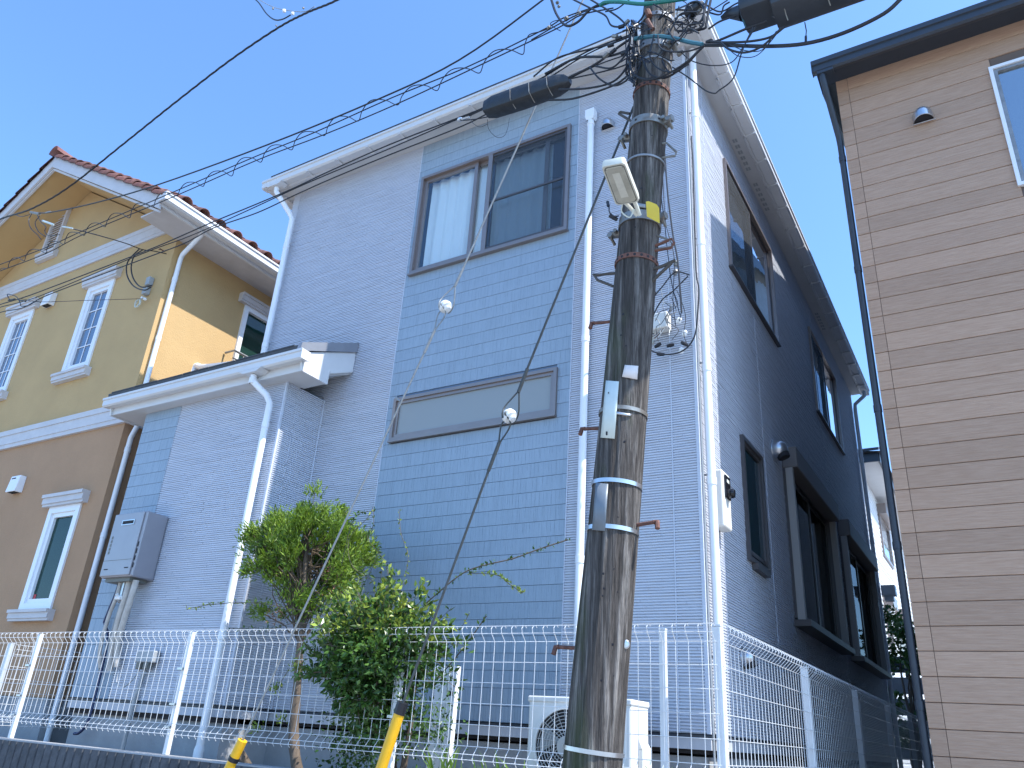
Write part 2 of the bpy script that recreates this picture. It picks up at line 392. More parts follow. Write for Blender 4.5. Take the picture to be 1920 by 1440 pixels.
def downpipe(pts, r, parent, mt, name='downpipe', collars=(), n=14, brk=None):
    p = obj(name, MB().tube(pts, r, n), mt, parent, smooth=True)
    for c, ax in collars:
        c = Vector(c); obj('pipe_collar', MB().lathe([(r * .98, -.03), (r * 1.14, -.028), (r * 1.14, .028), (r * .98, .03)], c, ax, n), mt, p, smooth=True)
        if brk:
            b = Vector(brk); obj('pipe_bracket', MB().tube([c + Vector((0, 0, .05)), c + Vector((0, 0, .05)) + b], .008, 6), mSteel, p)
    return p

# ================================================================== BLUE HOUSE
HX0, HX1, HY0, HY1 = -6.5, -1.66, 5.15, 13.6
ZB, ZS = .09, 5.86
house = thing('blue_house', 'two storey house with pale blue siding and a darker blue panel behind the fence', 'house')
FY = mapY(HY0); FX = mapX(HX1)
W1 = (-4.56, -2.80, 4.19, 5.385)       # upper front window
W2 = (-4.535, -2.84, 2.40, 2.80)       # slit window
AX0, AX1 = -4.63, -2.71
holesF = [W1, W2]
obj('wall_core', sheet(FY, HX0, HX1, ZB, ZS, [W1, W2], -.012), mAccBack, house)
low_hole = [(-9, -5.485, ZB - .1, 2.95)]
obj('light_siding', ridged(FY, HX0, AX0, ZB, ZS, low_hole, seed=3), mSide, house, kind='stuff')
obj('light_siding', ridged(FY, AX1, HX1, ZB, ZS, [], seed=4), mSide, house, kind='stuff')
# accent boards, one object each
rn = random.Random(11); ROW = .1205
for k in range(48):
    za = .0765 + ROW * k; zb = za + ROW
    za2 = max(za, ZB)
    for a, b in spans(AX0, AX1, za2 + .02, zb - .02, [W1, W2]):
        obj('siding_board', fluted(FY, a, b, za2, min(zb, ZS), rn), mAcc, house)
obj('accent_edge', MB().mbox(FY, AX0 - .004, AX0 + .004, ZB, ZS, -.01, .005).mbox(FY, AX1 - .004, AX1 + .004, ZB, ZS, -.01, .005), mSide, house)
# side wall
U1 = (6.25, 8.02, 4.14, 5.375); U2 = (10.08, 11.9, 4.15, 5.375); NW = (6.25, 6.86, 1.40, 2.43)
S1 = (7.78, 9.98, 1.18, 2.64); S2 = (10.72, 13.05, 1.18, 2.64)
hs = [U1, U2, NW, S1, S2]
obj('wall_core', sheet(FX, HY0, HY1, ZB, ZS, hs, -.012), mAccBack, house)
obj('light_siding', ridged(FX, HY0 + .02, HY1, ZB, ZS, hs, seed=5), mSide, house, kind='stuff')
obj('corner_strip', MB().box(HX1 - .02, HX1 + .0035, HY0 - .0035, HY0 + .018, ZB, ZS), mSide, house)
obj('sealant_joint', MB().mbox(FY, -1.864, -1.856, ZB, ZS, -.004, .0032), mSide, house)
for u in (7.06, 10.35, 5.62): obj('sealant_joint', MB().mbox(FX, u - .005, u + .005, ZB, (4.1 if u > 7 and u < 8 else ZS), -.004, .0032), mSide, house)

obj('rear_wall', MB().box(HX0, HX1, HY1, HY1 + .1, TZ, ZS), mSide, house)
obj('left_wall', MB().box(HX0 - .1, HX0, HY0, HY1, TZ, ZS), mSide, house)
obj('foundation', MB().box(HX0, HX1 - .04, HY0 + .06, HY1, TZ - .3, ZB - .13), mConc, house)
obj('base_flashing', MB().box(HX0, HX1 + .012, HY0 - .014, HY0 + .08, ZB - .022, ZB - .006).box(HX1 - .07, HX1 + .014, HY0 + .08, HY1, ZB - .022, ZB - .006), mNavy, house)
obj('base_trim', MB().box(HX0, HX1 + .004, HY0 - .004, HY0 + .09, ZB - .09, ZB - .024).box(HX1 - .08, HX1 + .004, HY0 + .09, HY1, ZB - .09, ZB - .024), mBand, house)
obj('vent_gap_shade', MB().box(HX0, HX1 - .025, HY0 + .03, HY0 + .2, ZB - .115, ZB - .09).box(HX1 - .2, HX1 - .026, HY0 + .2, HY1, ZB - .13, ZB - .09), mDark, house)  # near-black strip paints the shade band below the base trim

def eave(prof_gut, wall, outer, z, e0, e1, axis, parent, soff0):
    pass
# soffits
GO = .32
obj('soffit', MB().box(HX0 - .2, HX1 + .16, HY0 - .20, HY0 + .02, ZS, ZS + .012), mSoffit, house)
obj('soffit', MB().box(HX1 - .02, HX1 + .16, HY0 + .022, HY1 + .2, ZS, ZS + .012), mSoffit, house)
obj('soffit', MB().box(HX0 - .2, HX0 + .02, HY0 + .022, HY1 + .2, ZS, ZS + .012), mSoffit, house)
obj('fascia', MB().box(HX0 - .215, HX1 + .175, HY0 - .215, HY0 - .2, ZS - .03, ZS + .15), mWhite, house)
obj('fascia', MB().box(HX1 + .16, HX1 + .175, HY0 - .198, HY1 + .2, ZS - .03, ZS + .15), mWhite, house)
obj('fascia', MB().box(HX0 - .215, HX0 - .2, HY0 - .198, HY1 + .2, ZS - .03, ZS + .15), mWhite, house)
def gprof(o, s):   # section in (outward, z); o = fascia plane, s = outward sign
    P = [(0, -.02), (.085, -.03), (.105, -.015), (.105, .045), (.118, .05), (.118, .075), (.108, .075), (.108, .058), (.09, .05), (.09, -.01), (0, -.005)]
    return [(o + s * a, z) for a, z in P]
gz = ZS
g1 = MB().prism([(a, gz + b) for a, b in gprof(HY0 - .216, -1)], (HX0 - .33, HX1 + .29), 'x')
og = obj('gutter', g1, mWhite, house)
g2 = MB().prism([(a, gz + b) for a, b in gprof(HX1 + .176, 1)], (HY0 - .32, HY1 + .25), 'y')
obj('gutter', g2, mWhite, house)
g3 = MB().prism([(a, gz + b) for a, b in gprof(HX0 - .216, -1)], (HY0 - .32, HY1 + .25), 'y')
obj('gutter', g3, mWhite, house)
x = HX0 - .05
while x < HX1 + .1:
    obj('gutter_hook', MB().box(x, x + .03, HY0 - .325, HY0 - .21, gz - .042, gz - .03).box(x - .01, x + .04, HY0 - .218, HY0 - .21, gz - .05, gz + .0), mWhite, house); x += .455
y = HY0 + .45
while y < HY1 + .1:
    obj('gutter_hook', MB().box(HX1 + .17, HX1 + .285, y, y + .03, gz - .042, gz - .03).box(HX1 + .17, HX1 + .18, y - .015, y + .045, gz - .05, gz), mWhite, house); y += .455
y = HY0 + .05
while y < HY1 - .1:
    obj('gutter_trim', MB().tube([(HX1 + .150, y, gz - .016), (HX1 + .150, y + .40, gz - .016)], .010, 8), mWhite, house, smooth=True); y += .455
x = HX0 + .02
while x < HX1 - .1:
    obj('gutter_trim', MB().tube([(x, HY0 - .188, gz - .014), (x + .40, HY0 - .188, gz - .014)], .008, 8), mWhite, house, smooth=True); x += .455
# soffit ventilation slots
for yy, nn in ((6.55, 6), (7.35, 6), (10.6, 6)):
    for i in range(nn):
        for j in (0, 1): obj('soffit_vent', MB().box(HX1 + .03 + .026 * j, HX1 + .05 + .026 * j, yy + i * .1, yy + i * .1 + .055, ZS - .0022, ZS - .0004), mGreyPlas, house)
# hip roof
ex0, ex1, ey0, ey1 = HX0 - .27, HX1 + .23, HY0 - .27, HY1 + .27
mx = (ex0 + ex1) / 2; hw = (ex1 - ex0) / 2; rz = ZS + .178; pk = rz + .4 * hw
mb = MB().add([(ex0, ey0, rz), (ex1, ey0, rz), (ex1, ey1, rz), (ex0, ey1, rz), (mx, ey0 + hw, pk), (mx, ey1 - hw, pk),
               (ex0, ey0, rz - .02), (ex1, ey0, rz - .02), (ex1, ey1, rz - .02), (ex0, ey1, rz - .02)],
              [(0, 1, 4), (1, 2, 5, 4), (2, 3, 5), (3, 0, 4, 5), (6, 7, 1, 0), (7, 8, 2, 1), (8, 9, 3, 2), (9, 6, 0, 3), (6, 9, 8, 7)])
obj('roof', mb, mRoofDk, house)
for i in range(11):                                      # slate courses seen edge-on above the gutter
    xa = ex0 + .25 + i * .455
    obj('roof_slate', MB().box(xa, xa + .45, ey0 + .01, ey0 + .2, rz + .001, rz + .006 + .003 * (i % 2)), mRoofDk, house)

def glazed(m, win, parent, mt=mSash, border=.035, proj=.028, name='window', dep=.6):
    f = obj(name, frame_mb(m, win[0] - .012, win[1] + .012, win[2] - .012, win[3] + .012, border, -.05, proj), mt, parent)
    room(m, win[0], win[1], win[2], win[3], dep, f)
    return f
# upper front window: two sliding sashes + outer screen
f = glazed(FY, W1, house, border=.032, proj=.03)
obj('window_sill', MB().mbox(FY, W1[0] - .02, W1[1] + .02, W1[2] - .03, W1[2] - .0125, -.02, .045), mSash, f)
a, b, c, d = W1
obj('sash', frame_mb(FY, a + .02, -3.86, c + .02, d - .02, .04, -.028, -.004), mSash, f)
pane(FY, a + .06, -3.90, c + .06, d - .06, -.018, mGlass, f)
obj('sash', frame_mb(FY, -3.90, b - .02, c + .02, d - .02, .04, -.05, -.032), mSash, f)
pane(FY, -3.87, b - .06, c + .06, d - .06, -.045, mGlass, f)
obj('screen_frame', frame_mb(FY, -3.70, b - .02, c + .02, d - .02, .028, .002, .018).mbox(FY, -3.67, b - .05, 4.77, 4.79, .002, .016), mSashDk, f)
obj('mullion', MB().mbox(FY, -3.715, -3.665, c + .02, d - .02, .0185, .028), mSash, f)
obj('insect_screen', MB().mbox(FY, -3.67, b - .05, c + .05, d - .05, .008, .009), mScreen, f)
obj('inner_stile', MB().mbox(FY, -3.08, -3.035, c + .03, d - .03, -.031, -.02), mSash, f)
curtain(FY, a + .07, -3.72, c + .03, d - .02, -.085, f, .13, 2)
curtain(FY, -3.70, -3.05, c + .03, d - .02, -.11, f, .12, 3)
curtain(FY, -2.98, b - .05, c + .03, d - .42, -.22, f, .12, 4)
# slit window
f = glazed(FY, W2, house, border=.03, proj=.028)
obj('sash', frame_mb(FY, W2[0] + .018, W2[1] - .018, W2[2] + .018, W2[3] - .018, .03, -.02, .012), mSash, f)
pane(FY, W2[0] + .045, W2[1] - .045, W2[2] + .045, W2[3] - .045, -.008, mFrost, f)
obj('window_sill', MB().mbox(FY, W2[0] - .016, W2[1] + .016, W2[2] - .028, W2[2] - .0125, -.02, .04), mSash, f)
# side windows
for win, nm in ((U1, 0), (U2, 1)):
    f = glazed(FX, win, house, mSash, .03, .03)
    a, b, c, d = win; mid = (a + b) / 2
    obj('sash', frame_mb(FX, a + .018, mid + .03, c + .018, d - .018, .035, -.005, .012), mSashDk, f)
    obj('insect_screen', MB().mbox(FX, a + .05, mid, c + .05, d - .05, .013, .014), mScreen, f)
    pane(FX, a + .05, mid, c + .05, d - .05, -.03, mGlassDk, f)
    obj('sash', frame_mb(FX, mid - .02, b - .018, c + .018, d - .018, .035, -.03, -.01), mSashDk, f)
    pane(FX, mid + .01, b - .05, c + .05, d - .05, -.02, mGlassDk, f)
    obj('window_sill', MB().mbox(FX, a - .02, b + .02, c - .03, c - .0125, -.02, .042), mSashDk, f)
f = glazed(FX, NW, house, mSashDk, .035, .03)
obj('sash', frame_mb(FX, NW[0] + .02, NW[1] - .02, NW[2] + .05, NW[3] - .02, .035, -.02, .012), mSashDk, f)
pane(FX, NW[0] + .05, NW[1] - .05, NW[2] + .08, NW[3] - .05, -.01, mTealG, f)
obj('vent_lever', MB().mbox(FX, NW[0] + .12, NW[1] - .1, NW[2] - .06, NW[2] - .01, .0, .05), mSashDk, f)
for win in (S1, S2):
    a, b, c, d = win
    f = glazed(FX, win, house, mSashDk, .03, .03)
    obj('shutter_box', MB().mbox(FX, a - .02, b + .02, d - .02, d + .20, .002, .15), mShut, f, bevel=.012)
    obj('side_rail', MB().mbox(FX, a - .03, a + .03, c - .03, d - .022, .031, .10), mRail, f)
    obj('side_rail', MB().mbox(FX, b - .03, b + .03, c - .03, d - .022, .031, .10), mRail, f)
    obj('window_sill', MB().mbox(FX, a - .05, b + .05, c - .09, c - .032, .0, .15), mSashDk, f)
    mid = (a + b) / 2
    obj('sash', frame_mb(FX, a + .02, mid + .03, c + .02, d - .04, .04, -.005, .015), mSashDk, f)
    obj('sash', frame_mb(FX, mid - .03, b - .02, c + .02, d - .04, .04, -.035, -.012), mSashDk, f)
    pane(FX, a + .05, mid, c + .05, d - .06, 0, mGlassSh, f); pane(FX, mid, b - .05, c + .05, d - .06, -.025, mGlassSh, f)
# hoods
def hood(m, u, z, r, parent, mt, fdir):
    """arched weather hood: rounded shell leaning out from the wall, open below"""
    n = 16; rows = 8; dep = r * 1.35; H = r * 1.75; vs = []
    for i in range(rows + 1):
        t = i / rows; zz = H * (1 - t)                      # from crown down to the open rim
        rr = r * min(1, math.sqrt(max(0, 1 - (1 - min(1, t * 1.75)) ** 2)))
        dd = dep * (rr / r)
        for k in range(n + 1):
            th = math.pi * k / n
            vs.append(m(u - rr * math.cos(th), z - r * .8 + zz, .002 + dd * math.sin(th)))
    fs = [(i * (n + 1) + k, i * (n + 1) + k + 1, (i + 1) * (n + 1) + k + 1, (i + 1) * (n + 1) + k) for i in range(rows) for k in range(n)]
    h = obj('vent_hood', MB().add(vs, fs), mt, parent, smooth=True)
    zb = z - r * .8
    ring = [m(u - r * .93 * math.cos(math.pi * k / n), zb + .012, .002 + dep * .93 * math.sin(math.pi * k / n)) for k in range(n + 1)]
    obj('hood_inner_shade', MB().add(ring, [tuple(range(n + 1))]), mDark, h)  # dark sheet in the mouth stands in for the hood's inner shade
    obj('hood_rim', MB().tube([m(u - r * 1.02 * math.cos(math.pi * k / n), zb, .004 + dep * 1.02 * math.sin(math.pi * k / n)) for k in range(n + 1)], .0035, 5).tube([m(u - r * 1.1, zb, .006), m(u + r * 1.1, zb, .006)], .006, 6), mt, h, smooth=True)
    return h
hood(FY, -2.40, 5.23, .062, house, mSteel, 1)
def ballhood(c, ax, r, parent):
    h = obj('round_vent_hood', MB().lathe([(r * 1.25, 0), (r * 1.25, .008), (r, .01), (r * 1.02, r * .6), (r * .93, r * 1.0), (r * .7, r * 1.35), (r * .4, r * 1.52), (0, r * 1.58)], c, ax, 22), mSteel, parent, smooth=True)
    p = Vector(c) + Vector(ax).normalized() * r * .95 + Vector((0, 0, -r * .52))
    obj('hood_mouth', MB().lathe([(r * .72, 0), (r * .66, r * .52), (0, r * .56)], p, (0.35, 0, -1), 18), mDark, h)
ballhood((HX1, 7.43, 2.70), (1, 0, 0), .088, house)
# meter box on the side wall behind the corner pipe
mx0 = HX1 + .004
b_ = obj('meter_box', MB().box(mx0, mx0 + .085, 5.37, 5.56, 1.44, 1.86), mCream, house, bevel=.012)
obj('meter_window', MB().box(mx0 + .086, mx0 + .098, 5.41, 5.53, 1.66, 1.83), mBlackG, b_, bevel=.008)
obj('meter_dial', MB().lathe([(.035, 0), (.035, .03), (.028, .045), (0, .05)], (mx0 + .097, 5.47, 1.70), (1, 0, -.1), 18), mBlackG, b_, smooth=True)
obj('meter_label', MB().box(mx0 + .0985, mx0 + .1, 5.435, 5.49, 1.775, 1.80), mPlateW, b_)
# downpipes
downpipe([(-2.56, 5.10, 5.335), (-2.56, 5.10, TZ + .02)], .031, house, mPipe, collars=[((-2.56, 5.10, 3.0), (0, 0, 1)), ((-2.56, 5.10, 1.2), (0, 0, 1))], brk=(0, .05, 0))
obj('pipe_head', MB().lathe([(.031, -.09), (.036, -.085), (.038, -.07), (.033, -.066)], (-2.56, 5.10, 5.34), (0, 0, 1), 14), mPipe, house, smooth=True)
obj('pipe_head_box', MB().add([(-2.56 + sx * r_, 5.10 + sy * r_ * .8, 5.31 + h_) for h_, r_ in ((0, .033), (.03, .045), (.12, .045)) for sx, sy in ((-1, -1), (1, -1), (1, 1), (-1, 1))],
    [(i * 4 + k, i * 4 + (k + 1) % 4, (i + 1) * 4 + (k + 1) % 4, (i + 1) * 4 + k) for i in (0, 1) for k in range(4)] + [(8, 9, 10, 11)]), mPipe, house)
downpipe([(-1.60, 5.21, 5.83), (-1.60, 5.21, TZ + .02)], .031, house, mPipe, collars=[((-1.60, 5.21, z), (0, 0, 1)) for z in (5.05, 3.72, 2.6, 1.72, .5)], brk=(-.055, 0, 0))
downpipe([(-6.60, 4.87, 5.80), (-6.60, 4.88, 5.74), (-6.50, 5.04, 5.52), (-6.47, 5.08, 5.44), (-6.47, 5.08, 3.3)], .031, house, mPipe, collars=[((-6.47, 5.08, 5.05), (0, 0, 1)), ((-6.47, 5.08, 3.75), (0, 0, 1))], brk=(0, .06, 0))
obj('gutter_outlet', MB().prism([(-6.74, gz - .035), (-6.69, gz - .06), (-6.52, gz - .06), (-6.47, gz - .035)], (4.815, 4.92), 'y'), mWhite, house)
downpipe([(-1.43, 13.55, 5.80), (-1.43, 13.56, 5.72), (-1.6, 13.6, 5.6), (-1.61, 13.6, 5.5), (-1.61, 13.60, TZ)], .031, house, mNavyPipe if False else mPipe, collars=[((-1.61, 13.6, 4.6), (0, 0, 1)), ((-1.61, 13.6, 3.2), (0, 0, 1))])
obj('rain_hopper', MB().box(-1.56, -1.36, 13.5, 13.68, 2.35, 2.5).box(-1.53, -1.40, 13.53, 13.65, 2.27, 2.35), mPipe, house)
obj('cable_duct', MB().tube([(-1.648, 5.172, 5.7), (-1.648, 5.172, TZ)], .007, 8), mGreyPlas, house)
# low vents on the side wall behind the fence
ballhood((HX1, 5.95, .62), (1, 0, 0), .06, house)

# ---- single-storey wing
LX0, LX1, LY = -7.62, -5.485, 4.65
LM = mapY(LY); LXM = mapX(LX1)
LZ = 2.955
obj('wing_wall', MB().box(LX0, LX1 - .014, LY + .014, LY + 4.0, ZB, LZ), mAccBack, house)
obj('light_siding', ridged(LM, -7.035, LX1, ZB, LZ, [], seed=8), mSide, house, kind='stuff')
obj('light_siding', ridged(LXM, LY + .018, HY0, ZB, LZ, [], seed=9), mSide, house, kind='stuff')
obj('corner_strip', MB().box(LX1 - .018, LX1 + .0035, LY - .0035, LY + .016, ZB, LZ), mSide, house)
obj('corner_strip', MB().box(LX1 + .001, LX1 + .016, HY0 - .012, HY0 - .001, ZB, LZ), mSide, house)
obj('sealant_joint', MB().mbox(LXM, 4.81, 4.816, ZB, LZ, -.004, .003), mSide, house)
for k in range(25):
    za = .0765 + ROW * k; zb = min(za + ROW, LZ); za = max(za, ZB)
    if zb - za < .02: continue
    obj('siding_board', fluted(LM, LX0, -7.035, za, zb, rn), mAcc, house)
obj('base_flashing', MB().box(LX0, LX1 + .014, LY - .014, LY + .06, ZB - .022, ZB - .006).box(LX1 - .06, LX1 + .014, LY + .06, HY0 - .02, ZB - .022, ZB - .006), mNavy, house)
obj('base_trim', MB().box(LX0, LX1 + .004, LY - .004, LY + .06, ZB - .09, ZB - .024).box(LX1 - .06, LX1 + .004, LY + .06, HY0 - .02, ZB - .09, ZB - .024), mBand, house)
obj('vent_gap_shade', MB().box(LX0, LX1 - .03, LY + .03, LY + .2, ZB - .13, ZB - .09), mDark, house)  # same painted shade strip below the wing trim
obj('foundation', MB().box(LX0 + .03, LX1 - .04, LY + .06, LY + 3, TZ - .3, ZB - .13), mConc, house)
# wing roof
bx = -5.15
obj('soffit', MB().box(LX0 - .42, bx - .022, LY - .12, LY + .16, LZ, LZ + .012).box(LX0 - .42, LX0, LY + .16, LY + 3.9, LZ, LZ + .012).box(LX1 + .02, bx - .022, LY + .16, LY + .19, LZ, LZ + .012), mSoffit, house)
obj('fascia', MB().box(LX0 - .42, bx - .022, LY - .135, LY - .12, LZ - .0, LZ + .14), mWhite, house)
poly = [(LY - .15, 2.945), (LY + .19, 2.945), (LY + .19, 3.055), (HY0 - .006, 3.20), (HY0 - .006, 3.425), (LY - .19, 3.115)]
obj('bargeboard', MB().prism(poly, (bx - .02, bx), 'x'), mWhite, house)
poly2 = [(LY - .15, 2.975), (LY + .19, 3.02), (HY0 - .006, 3.225), (HY0 - .006, 3.26), (LY + .19, 3.05), (LY - .15, 2.99)]
obj('bargeboard_step', MB().prism([(LY + .191, 3.062), (HY0 - .008, 3.207), (HY0 - .008, 3.235), (LY + .191, 3.09)], (bx, bx + .006), 'x'), mWhite, house)
obj('bargeboard', MB().prism(poly, (LX0 - .44, LX0 - .421), 'x'), mWhite, house)
obj('bargeboard_underside', MB().prism([(LY + .19, 3.04), (HY0 - .006, 3.185), (HY0 - .006, 3.199), (LY + .19, 3.054)], (LX1 + .02, bx - .021), 'x'), mSoffit, house)
g = MB().prism([(a_, LZ + .10 + b_2 * .95) for a_, b_2 in gprof(LY - .136, -.92)], (LX0 - .50, bx + .06), 'x')
obj('gutter', g, mWhite, house)
obj('gutter_end', MB().box(bx + .055, bx + .064, LY - .245, LY - .136, LZ + .07, LZ + .165), mWhite, house)
obj('gutter_outlet', MB().prism([(-5.90, LZ + .07), (-5.84, LZ + .04), (-5.66, LZ + .04), (-5.60, LZ + .07)], (LY - .25, LY - .14), 'y'), mWhite, house)
rp = [(LY - .215, 3.145), (LY - .22, 3.18), (HY0 - .006, 3.50), (HY0 - .006, 3.44)]
obj('wing_roof', MB().prism(rp, (LX0 - .46, bx - .03), 'x').prism([(HY0 - .004, 3.43), (HY0 - .004, 3.47), (HY0 + 1.1, 3.3), (HY0 + 3.2, 3.0), (HY0 + 3.2, 2.97)], (LX0 - .46, HX0 - .11), 'x'), mRoofDk, house)
obj('roof_edge_cap', MB().prism([(LY - .23, 3.11), (LY - .22, 3.20), (HY0 - .006, 3.53), (HY0 - .006, 3.426)], (bx - .029, bx + .02), 'x'), mCap, house)
for i in range(7):
    xa = LX0 - .4 + i * .4
    obj('roof_slate', MB().box(xa, xa + .39, LY - .225, LY - .1, 3.181 + .002 * (i % 2), 3.192 + .003 * (i % 2)), mRoofDk, house)
downpipe([(-5.75, LY - .19, 2.99), (-5.75, LY - .19, 2.93), (-5.63, LY - .09, 2.80), (-5.59, LY - .07, 2.72), (-5.59, LY - .07, TZ + .02)], .031, house, mPipe,
         collars=[((-5.59, LY - .07, z), (0, 0, 1)) for z in (2.50, .62)] + [((-5.75, LY - .19, 2.93), (0, 0, 1))], brk=(0, .06, 0))
obj('pipe_foot', MB().lathe([(.04, 0), (.04, .12), (.032, .15)], (-5.59, LY - .07, TZ), (0, 0, 1), 14), mPipe, house, smooth=True)
obj('vent_pipe', MB().tube(catmull([at(362, 716, 5.6), at(362, 694, 5.6), at(368, 688, 5.6) + Vector((0, .01, .02)), at(390, 688, 5.6), at(520, 672, 5.6)], 4), .04, 12), mPipe, house, smooth=True)

# electricity entry box on the front wall
jb = obj('junction_box', MB().box(-1.99, -1.84, 5.05, 5.145, 2.93, 3.07), mCream, house, bevel=.01)
obj('terminal_board', MB().box(-2.10, -1.99, 5.12, 5.147, 2.86, 2.94).box(-2.06, -2.02, 5.09, 5.13, 2.9, 3.16), mPlateW, jb)
for i in range(5):
    p0 = Vector((-2.03 + .012 * i, 5.08, 3.05)); 
    obj('thin_lead', MB().tube(catmull([p0, p0 + Vector((-.02, -.02, -.10)), p0 + Vector((.04, -.03, -.17 - .01 * i)), p0 + Vector((.12, -.01, -.15 + .01 * i))], 5), .003, 5), (mCream, mRust, mPlateW, mRust, mCream)[i], jb)
obj('conduit_bracket', MB().tube([(-2.10, 5.14, 3.29), (-2.10, 5.06, 3.29), (-1.96, 5.06, 3.30), (-1.96, 5.14, 3.30)], .007, 6), mBlk, jb)
for i, (dx, dz) in enumerate(((0, 0), (.1, -.02), (.02, -.08), (.21, -.03))):
    obj('connector', MB().lathe([(0, -.03), (.012, -.028), (.016, 0), (.012, .028), (0, .03)], (-1.93 + dx, 5.08, 2.80 + dz), (1, .1, .5 - i * .4), 8), mBlk, jb)
for i, (x_, z_) in enumerate(((-1.76, 2.98), (-1.72, 2.86), (-1.75, 2.72), (-1.77, 3.5), (-1.78, 3.42))):
    obj('wall_insulator', MB().lathe([(0, -.025), (.016, -.02), (.022, -.006), (.012, 0), (.022, .008), (.014, .025), (0, .028)], (x_, 5.09, z_), (.3, 0, 1), 10), mPorc if i < 3 else mGalv, jb)

# ================================================================== BROWN HOUSE
bh = thing('brown_house', 'house clad in brown wood grain planks under a dark grey eave, at the right', 'house')
BX, BY, BSZ = -.528, 6.07, 5.718
BM = mapY(BY)
BW = (.646, 2.1, 4.11, 5.31)
obj('wall', MB().box(BX + .008, 4.5, BY + .03, BY + .10, TZ - .7, BSZ), mJoint, bh) if False else None
core = MB()
for a, b, c, d in cut_rects(BX + .008, 4.5, -1.0, BSZ + .1, [BW]): core.box(a, b, BY + .012, BY + .08, c, d)
obj('wall_core', core, mJoint, bh)
obj('side_wall', MB().prism([(BY + .08, -1.0), (BY + .08, BSZ), (14.4, BSZ + 2.7), (16.6, BSZ + 2.7), (16.6, -1.0)], (BX + .004, BX + .1), 'x'), mBrownSide, bh)  # unseen rear stretch lengthened to darken reflections in the windows opposite
def plank_mesh(a, b):
    # bevelled front edges
    h = .158; g = .0035; e = .004
    P = [(g / 2, 0.011), (g / 2, e), (g / 2 + e * .6, 0), (h - g / 2 - e * .6, 0), (h - g / 2, e), (h - g / 2, .011)]
    mb = MB().prism([(BY + d, z) for z, d in P], (a + g / 2, b - g / 2), 'x')
    me = bpy.data.meshes.new('plank'); me.from_pydata(mb.v, [], mb.f); me.update(); me.materials.append(mBrown); return me
SE = BX + .098
meC = plank_mesh(BX, SE); meL = plank_mesh(SE, 4.5); meS = plank_mesh(SE, BW[0] + .01); meR = plank_mesh(BW[1] - .01, 4.5)
r0 = .035 * BY - .158 * 8
k = 0
while r0 + k * .158 < BSZ - .02:
    z = r0 + k * .158
    for me in ([meC, meL] if not (z + .158 > BW[2] + .03 and z < BW[3] - .03) else [meC, meS, meR]):
        o = bpy.data.objects.new('plank', me); COL.objects.link(o); o.parent = bh; o.location = (0, 0, z)
    k += 1
f = obj('window', frame_mb(BM, BW[0] - .01, BW[1] + .01, BW[2] - .01, BW[3] + .01, .028, -.03, .022), mVinyl, bh)
obj('sash', frame_mb(BM, BW[0] + .02, BW[1] - .02, BW[2] + .02, BW[3] - .02, .028, -.04, .008), mBandMetal, f)
mBrownGlass = glassmat('sky_reflecting_glass', (.12, .2, .24), .32, .02, 1.5, .5, (.10, .17, .2))
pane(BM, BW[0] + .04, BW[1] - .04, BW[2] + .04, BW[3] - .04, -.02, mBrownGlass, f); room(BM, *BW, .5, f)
hood(BM, .106, 5.03, .078, bh, mSteel, 1)
obj('soffit', MB().box(BX - .08, 4.6, BY - .20, BY + .012, BSZ, BSZ + .02), mNavy, bh)
obj('fascia', MB().box(BX - .09, 4.6, BY - .225, BY - .201, BSZ - .035, BSZ + .1), mNavy, bh)
gp = [(BY - .226, 5.65), (BY - .27, 5.635), (BY - .29, 5.65), (BY - .29, 5.71), (BY - .305, 5.715), (BY - .305, 5.765), (BY - .28, 5.765), (BY - .28, 5.72), (BY - .226, 5.68)]
obj('gutter', MB().prism(gp, (BX - .155, 4.6), 'x').box(BX - .157, BX - .15, BY - .302, BY - .228, 5.637, 5.762), mNavy, bh)
obj('gutter_outlet', MB().box(BX - .115, BX + .02, BY - .295, BY - .23, 5.605, 5.634), mNavy, bh)
ro = lambda y: 5.775 + .34 * (y - (BY - .25))
obj('roof', MB().prism([(BY - .25, ro(BY - .25)), (BY - .25, ro(BY - .25) + .02), (14.6, ro(14.6) + .02), (16.8, ro(14.6) + .02), (16.8, ro(14.6) - .1), (14.6, ro(14.6) - .1)], (BX - .10, 4.6), 'x'), mRoofDk, bh)  # flat rear part added with the longer wall to darken those reflections
obj('verge_trim', MB().prism([(BY - .27, 5.73), (BY - .27, 5.80), (14.6, ro(14.6) + .04), (14.6, ro(14.6) - .18), (BY + .1, ro(BY + .1) - .18)], (BX - .135, BX - .101), 'x'), mNavy, bh)
downpipe([(BX - .075, BY - .26, 5.62), (BX - .075, BY - .26, 5.57), (BX - .065, BY - .2, 5.42), (BX - .037, BY + .01, 5.08), (BX - .035, BY + .03, 5.0), (BX - .035, BY + .03, -1.0)], .0265, bh, mNavy,
         collars=[((BX - .035, BY + .03, z), (0, 0, 1)) for z in (4.85, 3.7, 2.45, 1.4, .35)])

